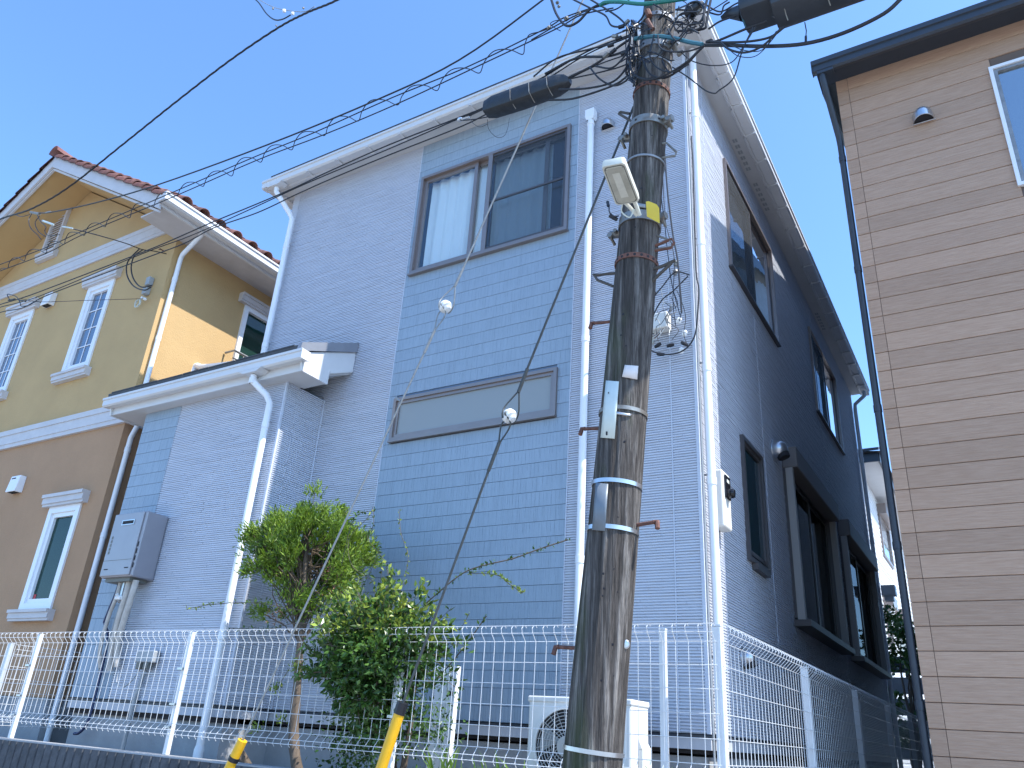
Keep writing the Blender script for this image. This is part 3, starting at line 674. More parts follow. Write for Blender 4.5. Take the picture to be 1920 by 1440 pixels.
# ================================================================== YELLOW HOUSE
yh = thing('yellow_house', 'yellow and beige stucco house with white trim and terracotta gable roof at the left', 'house')
YX, YY = -8.41, 4.90; RX, RZ = -11.12, 7.52; SL = .57
YM = mapY(YY); YXM = mapX(YX)
LX = 2 * RX - YX
zw = lambda x: RZ - .16 - SL * abs(x - RX)
wins = [(-10.19, -9.585, 3.99, 5.34), (-12.16, -11.545, 3.985, 5.34)]
lows = [(-9.43, -8.80, .95, 2.13), (-11.6, -10.85, .95, 2.13)]
def slab(m, rects, mt, d0, d1, name):
    mb = MB()
    for a, b, c, d in rects: mb.mbox(m, a, b, c, d, d0, d1)
    return obj(name, mb, mt, yh)
slab(YM, cut_rects(LX, YX, 3.25, 5.75, wins), mYellowW, -.12, 0, 'upper_wall')
slab(YM, cut_rects(LX, YX, .08, 3.15, lows), mBeigeW, -.12, 0, 'lower_wall')
obj('gable_wall', MB().prism([(LX, 5.75), (YX, 5.75), (YX, zw(YX) - .03), (RX, zw(RX) - .03), (LX, zw(LX) - .03)], (YY, YY + .12), 'y'), mYellowW, yh)
SW = (6.12, 7.3, 4.40, 5.29)
mb = MB()
for a, b, c, d in cut_rects(YY + .12, 12, 3.25, 5.80, [SW]): mb.mbox(YXM, a, b, c, d, -.12, 0)
obj('upper_side_wall', mb, mYellowW, yh)
obj('lower_side_wall', MB().box(YX - .12, YX, YY + .12, 12, .08, 3.15), mBeigeW, yh)
obj('floor_band_core', MB().box(LX, YX - .002, YY + .002, 12, 3.15, 3.25), mMould, yh)
obj('foundation', MB().box(LX, YX - .03, YY + .03, 12, TZ - .4, .08), mConc, yh)
obj('rear_wall', MB().box(LX, YX, 12, 12.1, TZ, 5.8), mYellowW, yh)
def moulding(m, u0, u1, z0, z1, d, parent=yh, name='moulding', ret=0):
    h = z1 - z0; mb = MB()
    mb.mbox(m, u0, u1, z0, z0 + h * .22, .0, d * .65); mb.mbox(m, u0, u1, z0 + h * .22, z1 - h * .28, 0, d * .8); mb.mbox(m, u0, u1, z1 - h * .28, z1, 0, d)
    return obj(name, mb, mMould, parent)
moulding(YM, LX, YX + .06, 3.06, 3.31, .06, name='floor_band')
moulding(YXM, YY + .001, 12, 3.06, 3.31, .058, name='floor_band')
moulding(YM, LX, YX - .02, 5.80, 6.04, .035, name='gable_band')
def ywin(win, nv, nh, lo=False):
    a, b, c, d = win
    f = obj('window', frame_mb(YM, a, b, c, d, .075, -.06, .022), mVinyl, yh)
    obj('sash', frame_mb(YM, a + .075, b - .075, c + .075, d - .075, .05, -.05, .0), mVinyl, f)
    room(YM, a + .05, b - .05, c + .05, d - .05, .5, f)
    pane(YM, a + .12, b - .12, c + .12, d - .12, -.035, mYG if not lo else mYGlow, f)
    w_, h_ = b - a - .25, d - c - .25
    for i in range(1, nv): obj('muntin', MB().mbox(YM, a + .125 + w_ * i / nv - .006, a + .125 + w_ * i / nv + .006, c + .12, d - .12, -.029, -.022), mVinyl, f)
    for i in range(1, nh): obj('muntin', MB().mbox(YM, a + .12, b - .12, c + .125 + h_ * i / nh - .006, c + .125 + h_ * i / nh + .006, -.0285, -.0215), mVinyl, f)
    moulding(YM, a - .09, b + .03 + .06, d, d + .14, .10, f, 'window_cap'); moulding(YM, a - .07, b + .08, c - .12, c, .10, f, 'window_sill')
mYG = glassmat('blue_tinted_glass', (.2, .28, .4), .12, .02, 1.5, .6, (.085, .125, .20))
mYGlow = glassmat('green_tinted_glass', (.1, .22, .18), 0, .03, 1.17, .8, (.018, .055, .045))
ywin(wins[0], 2, 4); ywin(wins[1], 3, 4); ywin(lows[0], 1, 1, True); ywin(lows[1], 1, 1, True)
obj('window_sticker', MB().mbox(YM, -9.285, -9.24, 1.06, 1.13, -.029, -.027), mRed, yh)
# louvre in the gable
lv = obj('gable_louvre', frame_mb(YM, -11.92, -11.52, 6.36, 7.25, .05, 0, .05), mMould, yh)
for i in range(17):
    z = 6.42 + i * .047
    obj('louvre_slat', MB().add([YM(-11.87, z, .035), YM(-11.57, z, .035), YM(-11.57, z + .03, .008), YM(-11.87, z + .03, .008), YM(-11.87, z + .007, .04), YM(-11.57, z + .007, .04), YM(-11.57, z + .037, .012), YM(-11.87, z + .037, .012)],
        [(0, 1, 2, 3), (4, 5, 6, 7), (0, 1, 5, 4), (3, 2, 6, 7)]), mMould, lv)
moulding(YM, -11.97, -11.47, 6.24, 6.36, .09, lv, 'louvre_sill')
def ventbox(u, z, w_, h_):
    v = obj('vent_box', MB().add([YM(u - w_ / 2, z - h_ / 2, 0), YM(u + w_ / 2, z - h_ / 2, 0), YM(u + w_ / 2, z + h_ / 2, 0), YM(u - w_ / 2, z + h_ / 2, 0),
        YM(u - w_ / 2, z - h_ / 2, .10), YM(u + w_ / 2, z - h_ / 2, .10), YM(u + w_ / 2, z + h_ / 2, .08), YM(u - w_ / 2, z + h_ / 2, .08)],
        [(0, 3, 2, 1), (4, 5, 6, 7), (0, 1, 5, 4), (2, 3, 7, 6), (1, 2, 6, 5), (0, 4, 7, 3)]), mVinyl, yh, bevel=.008)
    obj('vent_slot', MB().mbox(YM, u - w_ * .3, u + w_ * .1, z + h_ * .30, z + h_ * .36, .07, .088), mDark, v)
    obj('vent_mouth', MB().mbox(YM, u - w_ * .38, u + w_ * .38, z - h_ / 2 - .003, z - h_ / 2 - .001, .015, .085), mDark, v)
ventbox(-11.13, 5.37, .20, .20); ventbox(-10.32, 2.50, .21, .21)
# service head
sh = obj('service_head', MB().mbox(YM, -8.74, -8.66, 4.98, 5.10, .0, .07).mbox(YM, -8.755, -8.675, 4.85, 4.95, 0, .07), mGreyPlas, yh, bevel=.01)
obj('wire_coil', MB().tube([YM(-8.80 + .05 * math.cos(t * .5), 4.74 + .06 * math.sin(t * .5) + .004 * math.sin(t * 2.3), .05 + .01 * math.sin(t * 1.3)) for t in range(40)], .005, 5), mPlateW, sh)
obj('wall_hook', MB().tube([YM(-8.62, 5.50, 0), YM(-8.62, 5.50, .07), YM(-8.60, 5.47, .09)], .008, 6), mRust, sh)
for dx in (0, .07): obj('porcelain_knob', MB().lathe([(0, -.02), (.016, -.015), (.02, 0), (.012, .006), (.018, .015), (0, .02)], YM(-8.73 + dx, 4.80 - dx * .5, .05), (0, -1, 0), 10), mPorc, sh)
# side window
a, b, c, d = SW
f = obj('window', frame_mb(YXM, a, b, c, d, .07, -.06, .03), mVinyl, yh)
room(YXM, a + .05, b - .05, c + .05, d - .05, .5, f); pane(YXM, a + .07, b - .07, c + .07, d - .07, -.03, mYGlow, f)
moulding(YXM, a - .12, b + .1, d + .001, d + .13, .10, f, 'window_cap')
rl = obj('window_rail', MB().tube([YXM(5.98, 4.47, .02), YXM(5.98, 4.47, .2), YXM(7.2, 4.47, .2)], .016, 6).tube([YXM(5.98, 4.36, .2), YXM(7.2, 4.36, .2)], .012, 6), mBandMetal, f)
for i in range(9): obj('rail_bar', MB().tube([YXM(6.0 + i * .14, 4.0, .2), YXM(6.0 + i * .14, 4.47, .2)], .007, 5), mBandMetal, rl)
downpipe([(-7.92, 4.95, 5.68), (-7.95, 4.95, 5.62), (-8.33, 4.98, 5.42), (-8.36, 4.985, 5.36), (-8.36, 4.985, 3.36), (-8.30, 4.985, 3.28), (-8.29, 4.985, 3.05), (-8.36, 4.985, 2.9), (-8.36, 4.985, TZ)], .03, yh, mPipe,
         collars=[((-8.36, 4.985, z), (0, 0, 1)) for z in (5.05, 4.2, 2.75, 1.75, .7)])
# gable roof
GY = 4.27; ED = YX + .50
roofz = lambda x: RZ - SL * abs(x - RX)
for s in (1, -1):
    xe = RX + s * (ED - RX)
    ze = roofz(xe)
    obj('bargeboard', MB().prism([(RX, RZ - .16), (xe, ze - .16 - .0), (xe, ze + .04), (RX, RZ + .04)], (GY, GY + .03), 'y'), mMould, yh)
    obj('bargeboard_step', MB().prism([(RX, RZ - .20), (xe - s * .04, ze - .20 + .02), (xe - s * .04, ze - .15), (RX, RZ - .165)], (GY + .031, GY + .06), 'y'), mMould, yh)
    obj('verge_soffit', MB().prism([(RX, RZ - .17), (xe - s * .42, roofz(xe - s * .42) - .17), (xe - s * .42, roofz(xe - s * .42) - .15), (RX, RZ - .15)], (GY + .062, YY + .2), 'y'), mYellowW, yh)
    obj('roof_deck', MB().prism([(RX, RZ - .02), (xe, ze - .02), (xe, ze + .035), (RX, RZ + .035)], (GY + .035, 12.4), 'y'), mTile, yh)
obj('soffit', MB().box(YX - .02, ED - .03, GY + .10, 12.3, roofz(ED) - .045 - .02, roofz(ED) - .045), mMould, yh)
gzz = roofz(ED) - .02
gp = [(ED + .001, gzz - .05), (ED + .09, gzz - .06), (ED + .12, gzz - .04), (ED + .12, gzz + .03), (ED + .135, gzz + .035), (ED + .135, gzz + .06), (ED + .115, gzz + .06), (ED + .1, gzz - .03), (ED + .001, gzz - .03)]
obj('gutter', MB().prism(gp, (GY - .02, 12.3), 'y').prism([(ED, gzz - .055), (ED + .13, gzz - .055), (ED + .13, gzz + .055), (ED, gzz + .055)], (GY - .03, GY - .021), 'y'), mWhite, yh)
obj('eave_fascia', MB().box(ED - .028, ED, GY + .031, 12.3, gzz - .09, gzz + .04), mWhite, yh)
# barrel tiles
def tile_mesh(L, r, mt, name, n=7, taper=.86):
    mb = MB(); vs = []
    for e, rr in ((0, r), (L, r * taper)):
        for rr2 in (rr, rr - .014):
            for k in range(n + 1):
                th = math.pi * k / n; vs.append((e, rr2 * math.cos(th), rr2 * math.sin(th)))
    m_ = n + 1; fs = []
    for k in range(n):
        fs += [(k, k + 1, 2 * m_ + k + 1, 2 * m_ + k), (k, m_ + k, m_ + k + 1, k + 1), (m_ + k, 3 * m_ + k, 3 * m_ + k + 1, m_ + k + 1)]
    mb.add(vs, fs); me = bpy.data.meshes.new(name); me.from_pydata(mb.v, [], mb.f); me.update()
    for p in me.polygons: p.use_smooth = True
    me.materials.append(mt); return me
TL = .36; meT = tile_mesh(TL, .085, mTile, 'roof_tile'); meV = tile_mesh(.30, .075, mTile, 'verge_tile'); meRd = tile_mesh(.5, .115, mTileR, 'ridge_tile')
ang = math.atan(SL)
ny = 15
for j in range(ny):
    y = GY + .28 + j * .265
    for i in range(12):
        dist = -.09 + i * .295
        x = ED - dist * math.cos(ang) ; z = roofz(ED) + .125 + dist * math.sin(ang) + .0
        o = bpy.data.objects.new('roof_tile', meT); COL.objects.link(o); o.parent = yh
        # local +x runs up the slope (towards -X, +Z)
        o.matrix_local = Matrix.Translation((x, y + random.uniform(-.006, .006), z)) @ Matrix.Rotation(math.pi, 4, 'Z') @ Matrix.Rotation(-ang + .03, 4, 'Y')
for s in (1, -1):
    for i in range(13):
        dist = -.06 + i * .285
        x = RX + s * (ED - RX) - s * dist * math.cos(ang); z = roofz(ED) + .03 + dist * math.sin(ang)
        o = bpy.data.objects.new('verge_tile', meV); COL.objects.link(o); o.parent = yh
        rot = Matrix.Rotation(math.pi if s > 0 else 0, 4, 'Z') @ Matrix.Rotation(-ang + .07, 4, 'Y')
        o.matrix_local = Matrix.Translation((x, GY + .03, z)) @ rot @ Matrix.Scale(1.25, 4, (0, 0, 1))
for i in range(16):
    o = bpy.data.objects.new('ridge_tile', meRd); COL.objects.link(o); o.parent = yh
    o.matrix_local = Matrix.Translation((RX, GY - .06 + i * .44, RZ + .075)) @ Matrix.Rotation(math.pi / 2, 4, 'Z') @ Matrix.Rotation(.02, 4, 'Y')

# ================================================================== FAR HOUSE
fh = thing('far_house', 'distant white sided house seen in the gap between the blue and brown houses', 'house')
FXX, FYY = -2.2, 18.0; fm = mapX(FXX)
fw = [(20.3, 22.0, 4.45, 5.45), (19.2, 19.9, 2.2, 3.1), (21.2, 21.8, 2.3, 3.1)]
obj('wall', sheet(fm, FYY, 27, TZ, 5.85, fw, -.01), mPaleSide, fh)
obj('siding', ridged(fm, FYY, 27, TZ, 5.85, fw, pitch=.11, seed=31, seg=(.4, .9)), mPaleSide, fh, kind='stuff')
obj('front_wall', MB().box(-8, FXX - .01, FYY, FYY + .1, TZ, 5.85), mPaleSide, fh)
for wv in fw:
    f = obj('window', frame_mb(fm, *wv, .06, -.03, .04), mSash, fh); pane(fm, wv[0] + .05, wv[1] - .05, wv[2] + .05, wv[3] - .05, 0, mGlass, f)
    obj('shutter', MB().mbox(fm, wv[0] + .06, wv[1] - .06, wv[2] + .06, wv[3] - .06, -.1, -.03), mPaleSide, f)
    obj('shutter_box', MB().mbox(fm, wv[0] - .03, wv[1] + .03, wv[3] + .001, wv[3] + .25, 0, .2), mSash, f)
obj('soffit', MB().box(FXX - 6, FXX + .45, FYY - .5, 27.3, 5.86, 5.89), mSoffit, fh)
obj('fascia', MB().box(FXX - 6, FXX + .46, FYY - .53, FYY - .501, 5.83, 6.02).box(FXX + .451, FXX + .49, FYY - .5, 27.3, 5.83, 6.02), mNavy, fh)
obj('roof', MB().add([(FXX - 6, FYY - .6, 6.03), (FXX + .55, FYY - .6, 6.03), (FXX + .55, 27.4, 6.03), (FXX - 6, 27.4, 6.03), (FXX - 3, FYY + 3, 7.6), (FXX - 3, 24, 7.6)],
    [(0, 1, 4), (1, 2, 5, 4), (2, 3, 5), (3, 0, 4, 5), (0, 3, 2, 1)]), mRoofDk, fh)
for i in range(7): obj('roof_tile', MB().prism([(FYY - .66, 6.035), (FYY - .2, 6.2), (FYY - .2, 6.26), (FYY - .66, 6.10)], (FXX + .5 - .3 * i - .28, FXX + .5 - .3 * i), 'x'), mRoofDk, fh)
ax_ = obj('outdoor_unit_bracket', MB().box(FXX + .02, FXX + .4, 20.9, 21.1, 2.35, 2.9), mPlateW, fh)
df = thing('board_fence', 'dark board fence behind the small tree in the gap between the houses', 'fence', (-2, 16.6, TZ))
for i in range(5): obj('fence_board', MB().box(-3.2, -.3, 16.6, 16.64, 1.5 + i * -.36, 1.78 + i * -.36), mNavy if i < 1 else mBrownSide, df)
for x_ in (-3.0, -1.7, -.5): obj('fence_post', MB().box(x_, x_ + .06, 16.645, 16.70, TZ, 1.85), mNavy, df)

# ================================================================== RETAINING WALL
bw = thing('block_wall', 'low dark ribbed concrete block wall carrying the white mesh fence', 'wall', (-5, 3.95, -1.5))
mb = MB(); rr_ = random.Random(5); x = 0
pts = []
nr = 4
def block_mesh(seed):
    rn2 = random.Random(seed); mb = MB(); Lb, H = .396, .196
    u = 0; prof = []
    for i in range(nr):
        wv = Lb / nr; d = rn2.uniform(0, .004)
        prof += [(u + .002, .012), (u + .009, -d), (u + wv - .013, -d), (u + wv - .004, .012)]
        u += wv
    poly = [(0, .012)] + prof + [(Lb, .012), (Lb, .12), (0, .12)]
    mb.prism(poly, (0, H), 'z')
    me = bpy.data.meshes.new('block'); me.from_pydata(mb.v, [], mb.f); me.update(); me.materials.append(mBlock); return me
bms = [block_mesh(i) for i in range(4)]
WY = 3.88
for rj in range(6):
    for i in range(31):
        xx = -13.4 + i * .4 + (.2 if rj % 2 else 0)
        if xx > -1.35: continue
        o = bpy.data.objects.new('block', random.choice(bms)); COL.objects.link(o); o.parent = bw; o.matrix_parent_inverse = Matrix.Translation(-ROOTLOC['block_wall'])
        o.location = (xx, WY, -.27 - .2 - rj * .2 + .002)
obj('mortar', MB().box(-13.4, -1.1, WY + .014, WY + .13, -1.5, -.276), mConc, bw)
obj('wall_cap', MB().box(-13.4, -1.1, WY + .006, WY + .145, -.272, -.262), mConc, bw)
obj('side_return', MB().box(-1.25, -1.10, WY + .146, 14, -1.5, -.27), mBlock, bw)

# ================================================================== MESH FENCES
def mesh_panel(m, u0, u1, ztop, zbot, parent, pitch=.068, rw=.0019, rh=.0019):
    """welded wire panel: verticals with beaked, curled top and bottom, plus horizontals"""
    mb = MB(); zt, zb_ = ztop, zbot
    def prof(u):
        P = [(zb_ + .0, .028), (zb_ + .018, .045), (zb_ + .045, .036), (zb_ + .085, .0), (zt - .085, .0), (zt - .045, .040), (zt - .020, .048), (zt - .004, .032), (zt, .010), (zt - .010, -.004)]
        return [Vector(m(u, z, d)) for z, d in P]
    n = int(round((u1 - u0) / pitch))
    for i in range(n + 1):
        u = u0 + (u1 - u0) * i / n
        mb.tube(prof(u), rw, 5)
    hz = [(zb_ + .018, .048), (zb_ + .045, .040), (zb_ + .085, .0045)] + [(zt - .085 - (zt - zb_ - .17) * k / 5, .0045) for k in range(1, 5)] + [(zt - .085, .0045), (zt - .045, .044), (zt - .004, .036)]
    for z, d in hz: mb.tube([m(u0 - .01, z, d), m(u1 + .01, z, d)], rh, 5)
    return obj('wire_mesh', mb, mFence, parent, smooth=True, kind='stuff')
FYm = mapY(3.96); FXm = mapX(-1.215)
ff = thing('mesh_fence', 'white welded wire mesh fence along the top of the front block wall', 'fence', (-5, 3.95, -.26))
def post(mb_, x, y, zt, mt=mFence, w_=.032, par=None):
    p = obj('fence_post', MB().box(x - w_, x + w_, y - w_ * .8, y + w_ * .8, -.262, zt), mt, par, bevel=.004)
    obj('post_cap', MB().box(x - w_ * 1.05, x + w_ * 1.05, y - w_ * .85, y + w_ * .85, zt + .0005, zt + .009), mt, p)
    return p
ZT, ZBm = .575, -.145
xs = [-11.24, -9.23, -7.22, -5.21, -3.20, -1.225]
for a, b in zip(xs, xs[1:]): mesh_panel(FYm, a + .012, b - .012, ZT, ZBm, ff)
for x_ in xs[:-1]: post(None, x_, 3.992, .56, par=ff, w_=.021)
post(None, -1.235, 4.0, .565, par=ff, w_=.022); post(None, -1.52, 4.0, .55, par=ff, w_=.018)
for x_ in xs[1:-1]:
    for z_ in (.30, .06, -.09): obj('post_clip', MB().box(x_ - .03, x_ + .03, 3.950, 3.962, z_, z_ + .015), mSteel, ff)
sf = thing('mesh_fence', 'white wire mesh fence running back along the passage beside the blue house', 'fence', (-1.2, 8, -.26))
ys = [3.98, 5.98, 7.98, 9.98, 11.98, 13.98]
for a, b in zip(ys, ys[1:]): mesh_panel(FXm, a + .03, b - .012, ZT, ZBm, sf)
for y_ in ys[1:]: post(None, -1.245, y_, .56, par=sf, w_=.024)
nf = thing('mesh_fence', 'pale wire mesh fence running back between the yellow house and the blue house wing', 'fence', (-7.9, 6, -.26))
NM = mapX(-7.86)
for a in (4.15, 6.15): mesh_panel(NM, a, a + 1.97, .50, -.2, nf)
for y_ in (4.12, 6.13, 8.12): post(None, -7.89, y_, .50, mPostG, .024, nf)

# ================================================================== AIR CONDITIONER, HEATER, RACK
ac = thing('outdoor_unit', 'white air conditioner outdoor unit with round fan grille, behind the utility pole', 'air conditioner', (-2.27, 4.7, TZ))
AX, AX2, AY, AZ0, AZ1 = -2.61, -1.93, 4.55, TZ + .06, .243
obj('casing', MB().box(AX, AX2, AY, AY + .27, AZ0, AZ1 - .02), mAC, ac, bevel=.012)
obj('top_lid', MB().box(AX - .006, AX2 + .006, AY - .008, AY + .276, AZ1 - .035, AZ1), mAC, ac, bevel=.008)
gc = Vector((at(1062, 1400, AY - .01).x, AY - .004, at(1062, 1400, AY).z)); R_ = .205
obj('fan_opening', MB().lathe([(R_, 0), (R_, .006), (0, .006)], gc + Vector((0, .002, 0)), (0, -1, 0), 40), mDark, ac)
mb = MB()
for i in range(3):
    t0 = i * 2.094 + .4; V = [gc + Vector((.05 * math.cos(t0), -.006, .05 * math.sin(t0)))]
    V += [gc + Vector((.18 * math.cos(t0 + k * .22), -.006 - .004 * k / 4, .18 * math.sin(t0 + k * .22))) for k in range(5)]
    mb.add(V, [tuple(range(6))])
obj('fan_blade', mb, mGreyPlas, ac)
mb = MB()
for k in range(9):
    rr2 = .055 + k * (R_ - .055) / 8
    mb.tube([gc + Vector((rr2 * math.cos(t * math.pi / 20), -.018, rr2 * math.sin(t * math.pi / 20))) for t in range(40)], .0025, 4, closed=True)
for k in range(24):
    t = k * math.pi / 12
    mb.tube([gc + Vector((.05 * math.cos(t), -.02, .05 * math.sin(t))), gc + Vector((R_ * math.cos(t + .35), -.016, R_ * math.sin(t + .35)))], .0022, 4)
obj('fan_grille', mb, mACfan, ac, smooth=True)
obj('grille_rim', MB().lathe([(R_ + .018, 0), (R_ + .016, .018), (R_ - .002, .02), (R_ - .002, .008)], gc, (0, -1, 0), 40), mAC, ac, smooth=True)
obj('grille_hub', MB().lathe([(.058, .018), (.055, .026), (0, .027)], gc, (0, -1, 0), 24), mACfan, ac, smooth=True)
obj('handle_cover', MB().box(AX2 + .001, AX2 + .03, AY + .1, AY + .24, -.22, -.02).add([(AX2 + .001, AY + .1, -.019), (AX2 + .001, AY + .24, -.019), (AX2 + .03, AY + .24, -.019), (AX2 + .03, AY + .1, -.019), (AX2 + .001, AY + .1, .05), (AX2 + .001, AY + .2, .05)], [(0, 3, 4), (3, 2, 5, 4), (1, 5, 2)]), mAC, ac, bevel=.004)
obj('rating_label', MB().box(AX2 + .0305, AX2 + .0315, AY + .16, AY + .22, -.16, -.05), mPlateW, ac)
obj('refrigerant_pipe', MB().tube(catmull([(AX2 + .03, AY + .15, -.12), (AX2 + .06, AY + .16, -.2), (AX2 + .10, AY + .25, -.30), (AX2 + .12, AY + .4, TZ + .04)], 5), .018, 8), mAC, ac, smooth=True)
for x_ in (AX + .1, AX2 - .14): obj('foot', MB().box(x_, x_ + .05, AY - .02, AY + .29, TZ, TZ + .059), mGreyPlas, ac)

wh = thing('water_heater', 'grey gas water heater box on the blue house wing with lagged pipes below', 'water heater', (-7.0, 4.5, 1.1))
hx0, hx1, hy, hz0, hz1 = -7.265, -6.785, 4.41, 1.13, 1.745
obj('casing', MB().box(hx0, hx1, hy, 4.645, hz0, hz1), mHeat, wh, bevel=.014)
obj('front_cover', MB().box(hx0 + .004, hx1 - .03, hy - .014, hy - .0005, hz0 + .012, hz1 - .006), mHeat, wh, bevel=.006)
obj('exhaust_slot', MB().box(hx0 + .16, hx0 + .33, hy - .018, hy - .0145, hz1 - .115, hz1 - .085), mDark, wh)
obj('slot_rim', frame_mb(mapY(hy - .0145), hx0 + .15, hx0 + .34, hz1 - .125, hz1 - .075, .009, 0, .007), mSteel, wh)
for k in range(4): obj('side_slot', MB().box(hx1 - .022, hx1 - .010, hy - .004, hy - .0008, hz0 + .08 + k * .065, hz0 + .125 + k * .065), mDark, wh)
obj('panel_seam', MB().box(hx0 + .01, hx1 - .035, hy - .0155, hy - .0142, hz0 + .155, hz0 + .159), mGask, wh)
obj('panel_seam', MB().box(hx0 + .05, hx0 + .11, hy - .0155, hy - .0142, hz0 + .07, hz0 + .08).box(hx1 - .12, hx1 - .06, hy - .0155, hy - .0142, hz0 + .075, hz0 + .085), mDark, wh)
for k in range(5): obj('embossed_mark', MB().box(hx0 + .042, hx0 + .066, hy - .0155, hy - .0142, hz0 + .22 + k * .036, hz0 + .244 + k * .036).box(hx0 + .048, hx0 + .060, hy - .0155, hy - .0142, hz0 + .2445 + k * .036, hz0 + .250 + k * .036), mGask, wh)
obj('connection_plate', MB().box(hx0 + .05, hx1 - .06, hy + .03, 4.62, hz0 - .035, hz0 - .001), mGask, wh)
def pipe(pts, r, mt, nm, par=wh): return obj(nm, MB().tube(catmull(pts, 5), r, 10), mt, par, smooth=True)
pipe([(-6.93, 4.5, hz0 - .02), (-6.93, 4.5, .98), (-6.99, 4.53, .75), (-7.04, 4.57, .50), (-7.03, 4.60, .32)], .028, mLag, 'lagged_pipe')
pipe([(-6.83, 4.5, hz0 - .02), (-6.84, 4.5, .95), (-6.91, 4.53, .72), (-6.96, 4.57, .52), (-6.94, 4.60, .36)], .028, mLag, 'lagged_pipe')
pipe([(-7.06, 4.50, hz0 - .02), (-7.07, 4.5, .95), (-7.14, 4.52, .78), (-7.19, 4.55, .52), (-7.19, 4.6, .35)], .018, mLag, 'lagged_pipe')
pipe([(-7.16, 4.55, hz0 - .02), (-7.19, 4.56, 1.0), (-7.31, 4.60, .78), (-7.31, 4.61, .74), (-7.20, 4.61, .58), (-7.17, 4.61, .1), (-7.17, 4.60, -.12), (-7.25, 4.60, -.2), (-7.32, 4.6, -.21)], .013, mBlueP, 'gas_pipe')
pipe([(-7.0, 4.5, hz0 - .02), (-7.0, 4.5, .93), (-6.98, 4.48, .93)], .014, mSteel, 'valve')
obj('white_tee', MB().tube([(-7.02, 4.47, .95), (-6.94, 4.47, .95)], .018, 8).tube([(-6.98, 4.47, .95), (-6.98, 4.44, .98)], .014, 8), mPorc, wh, smooth=True)
pipe([(-7.10, 4.58, .9), (-7.16, 4.60, .62), (-7.2, 4.61, .45), (-7.21, 4.61, .3)], .012, mGreyPlas, 'control_cable')
sk = thing('outdoor_socket', 'grey outdoor socket box with hanging cord on the wing wall below the water heater', 'socket', (-6.55, 4.6, .4))
obj('socket_box', MB().box(-6.66, -6.42, 4.57, 4.64, .40, .50), mGreyPlas, sk, bevel=.01)
for x_ in (-6.62, -6.52): obj('plug', MB().box(x_, x_ + .055, 4.56, 4.62, .345, .399), mGask, sk, bevel=.005)
obj('cord', MB().tube(catmull([(-6.59, 4.59, .35), (-6.62, 4.57, .26), (-6.72, 4.56, .19), (-6.84, 4.57, .22), (-6.9, 4.6, .34)], 6), .006, 6), mGreyPlas, sk)
obj('conduit', MB().tube([(-6.55, 4.615, .34), (-6.60, 4.615, .1), (-6.60, 4.615, TZ)], .018, 8), mGreyPlas, sk, smooth=True)

rk = thing('metal_channel', 'upright slotted white metal channel leaning on the blue panel behind the fence', 'channel', (-3.48, 4.9, TZ))
RM = lambda u, z, d: (-3.50 + u + .06 * (.45 - z) * 0, 4.90 - d - (.45 - z) * .02, z)
hs_ = [(-.062 + .045 * i, -.040 + .045 * i, z, z + .045) for i in range(3) for z in (-.30, .02)] 
mb = MB()
for a, b, c, d in cut_rects(-.085, .085, TZ, .44, hs_): mb.mbox(RM, a, b, c, d, 0, .004)
obj('web', mb, mVinyl, rk)
obj('flange', MB().mbox(RM, -.09, -.085, TZ, .44, -.04, .01).mbox(RM, .085, .09, TZ, .44, -.04, .01), mVinyl, rk)
obj('rib', MB().mbox(RM, -.032, -.024, TZ, .44, .004, .012).mbox(RM, .022, .030, TZ, .44, .004, .012), mPlateW, rk)
obj('top_hole_row', MB().mbox(RM, -.07, -.058, .36, .375, .0041, .005).mbox(RM, -.01, .0, .34, .355, .0041, .005).mbox(RM, .045, .055, .36, .375, .0041, .005).mbox(RM, .04, .07, .24, .27, .0041, .005), mDark, rk)

# ================================================================== UTILITY POLE
PY = 3.4
pA, pB = Vector((-1.745, PY, -1.5)), Vector((-1.215, PY, 4.6))
def pp(z): t = (z + 1.5) / 6.1; return pA + (pB - pA) * t
def pr(z): return .137 - (z + 1.5) / 6.1 * .040
pdir = (pB - pA).normalized()
pole = thing('utility_pole', 'weathered wooden utility pole in front of the blue house corner', 'utility pole', tuple(pA))
mb = MB(); n = 64; rows = 90; prn = random.Random(3)
offs = [prn.uniform(-1, 1) for _ in range(n)]
for _ in range(1): offs = [(offs[i - 1] + 2 * offs[i] + offs[(i + 1) % n]) / 4 for i in range(n)]
cr_ = {prn.randrange(n): prn.uniform(.004, .009) for _ in range(9)}
U_ = pdir.cross(Vector((0, 1, 0))).normalized(); V_ = pdir.cross(U_)
vs = []
for i in range(rows + 1):
    z = -1.5 + 6.3 * i / rows; c = pp(z); r = pr(z)
    for k in range(n):
        a = 2 * math.pi * k / n
        rr2 = r + offs[k] * .0025 + .0012 * math.sin(z * 3 + k * 1.7) - (cr_.get(k, 0) * max(0, math.sin(z * 1.3 + k)) if k in cr_ else 0)
        vs.append(c + (U_ * math.cos(a) + V_ * math.sin(a)) * rr2)
fs = [(i * n + k, i * n + (k + 1) % n, (i + 1) * n + (k + 1) % n, (i + 1) * n + k) for i in range(rows) for k in range(n)]
mb.add(vs, fs); obj('pole_shaft', mb, mPole, pole)
def zpole(px, py): return at(px, py, PY).z
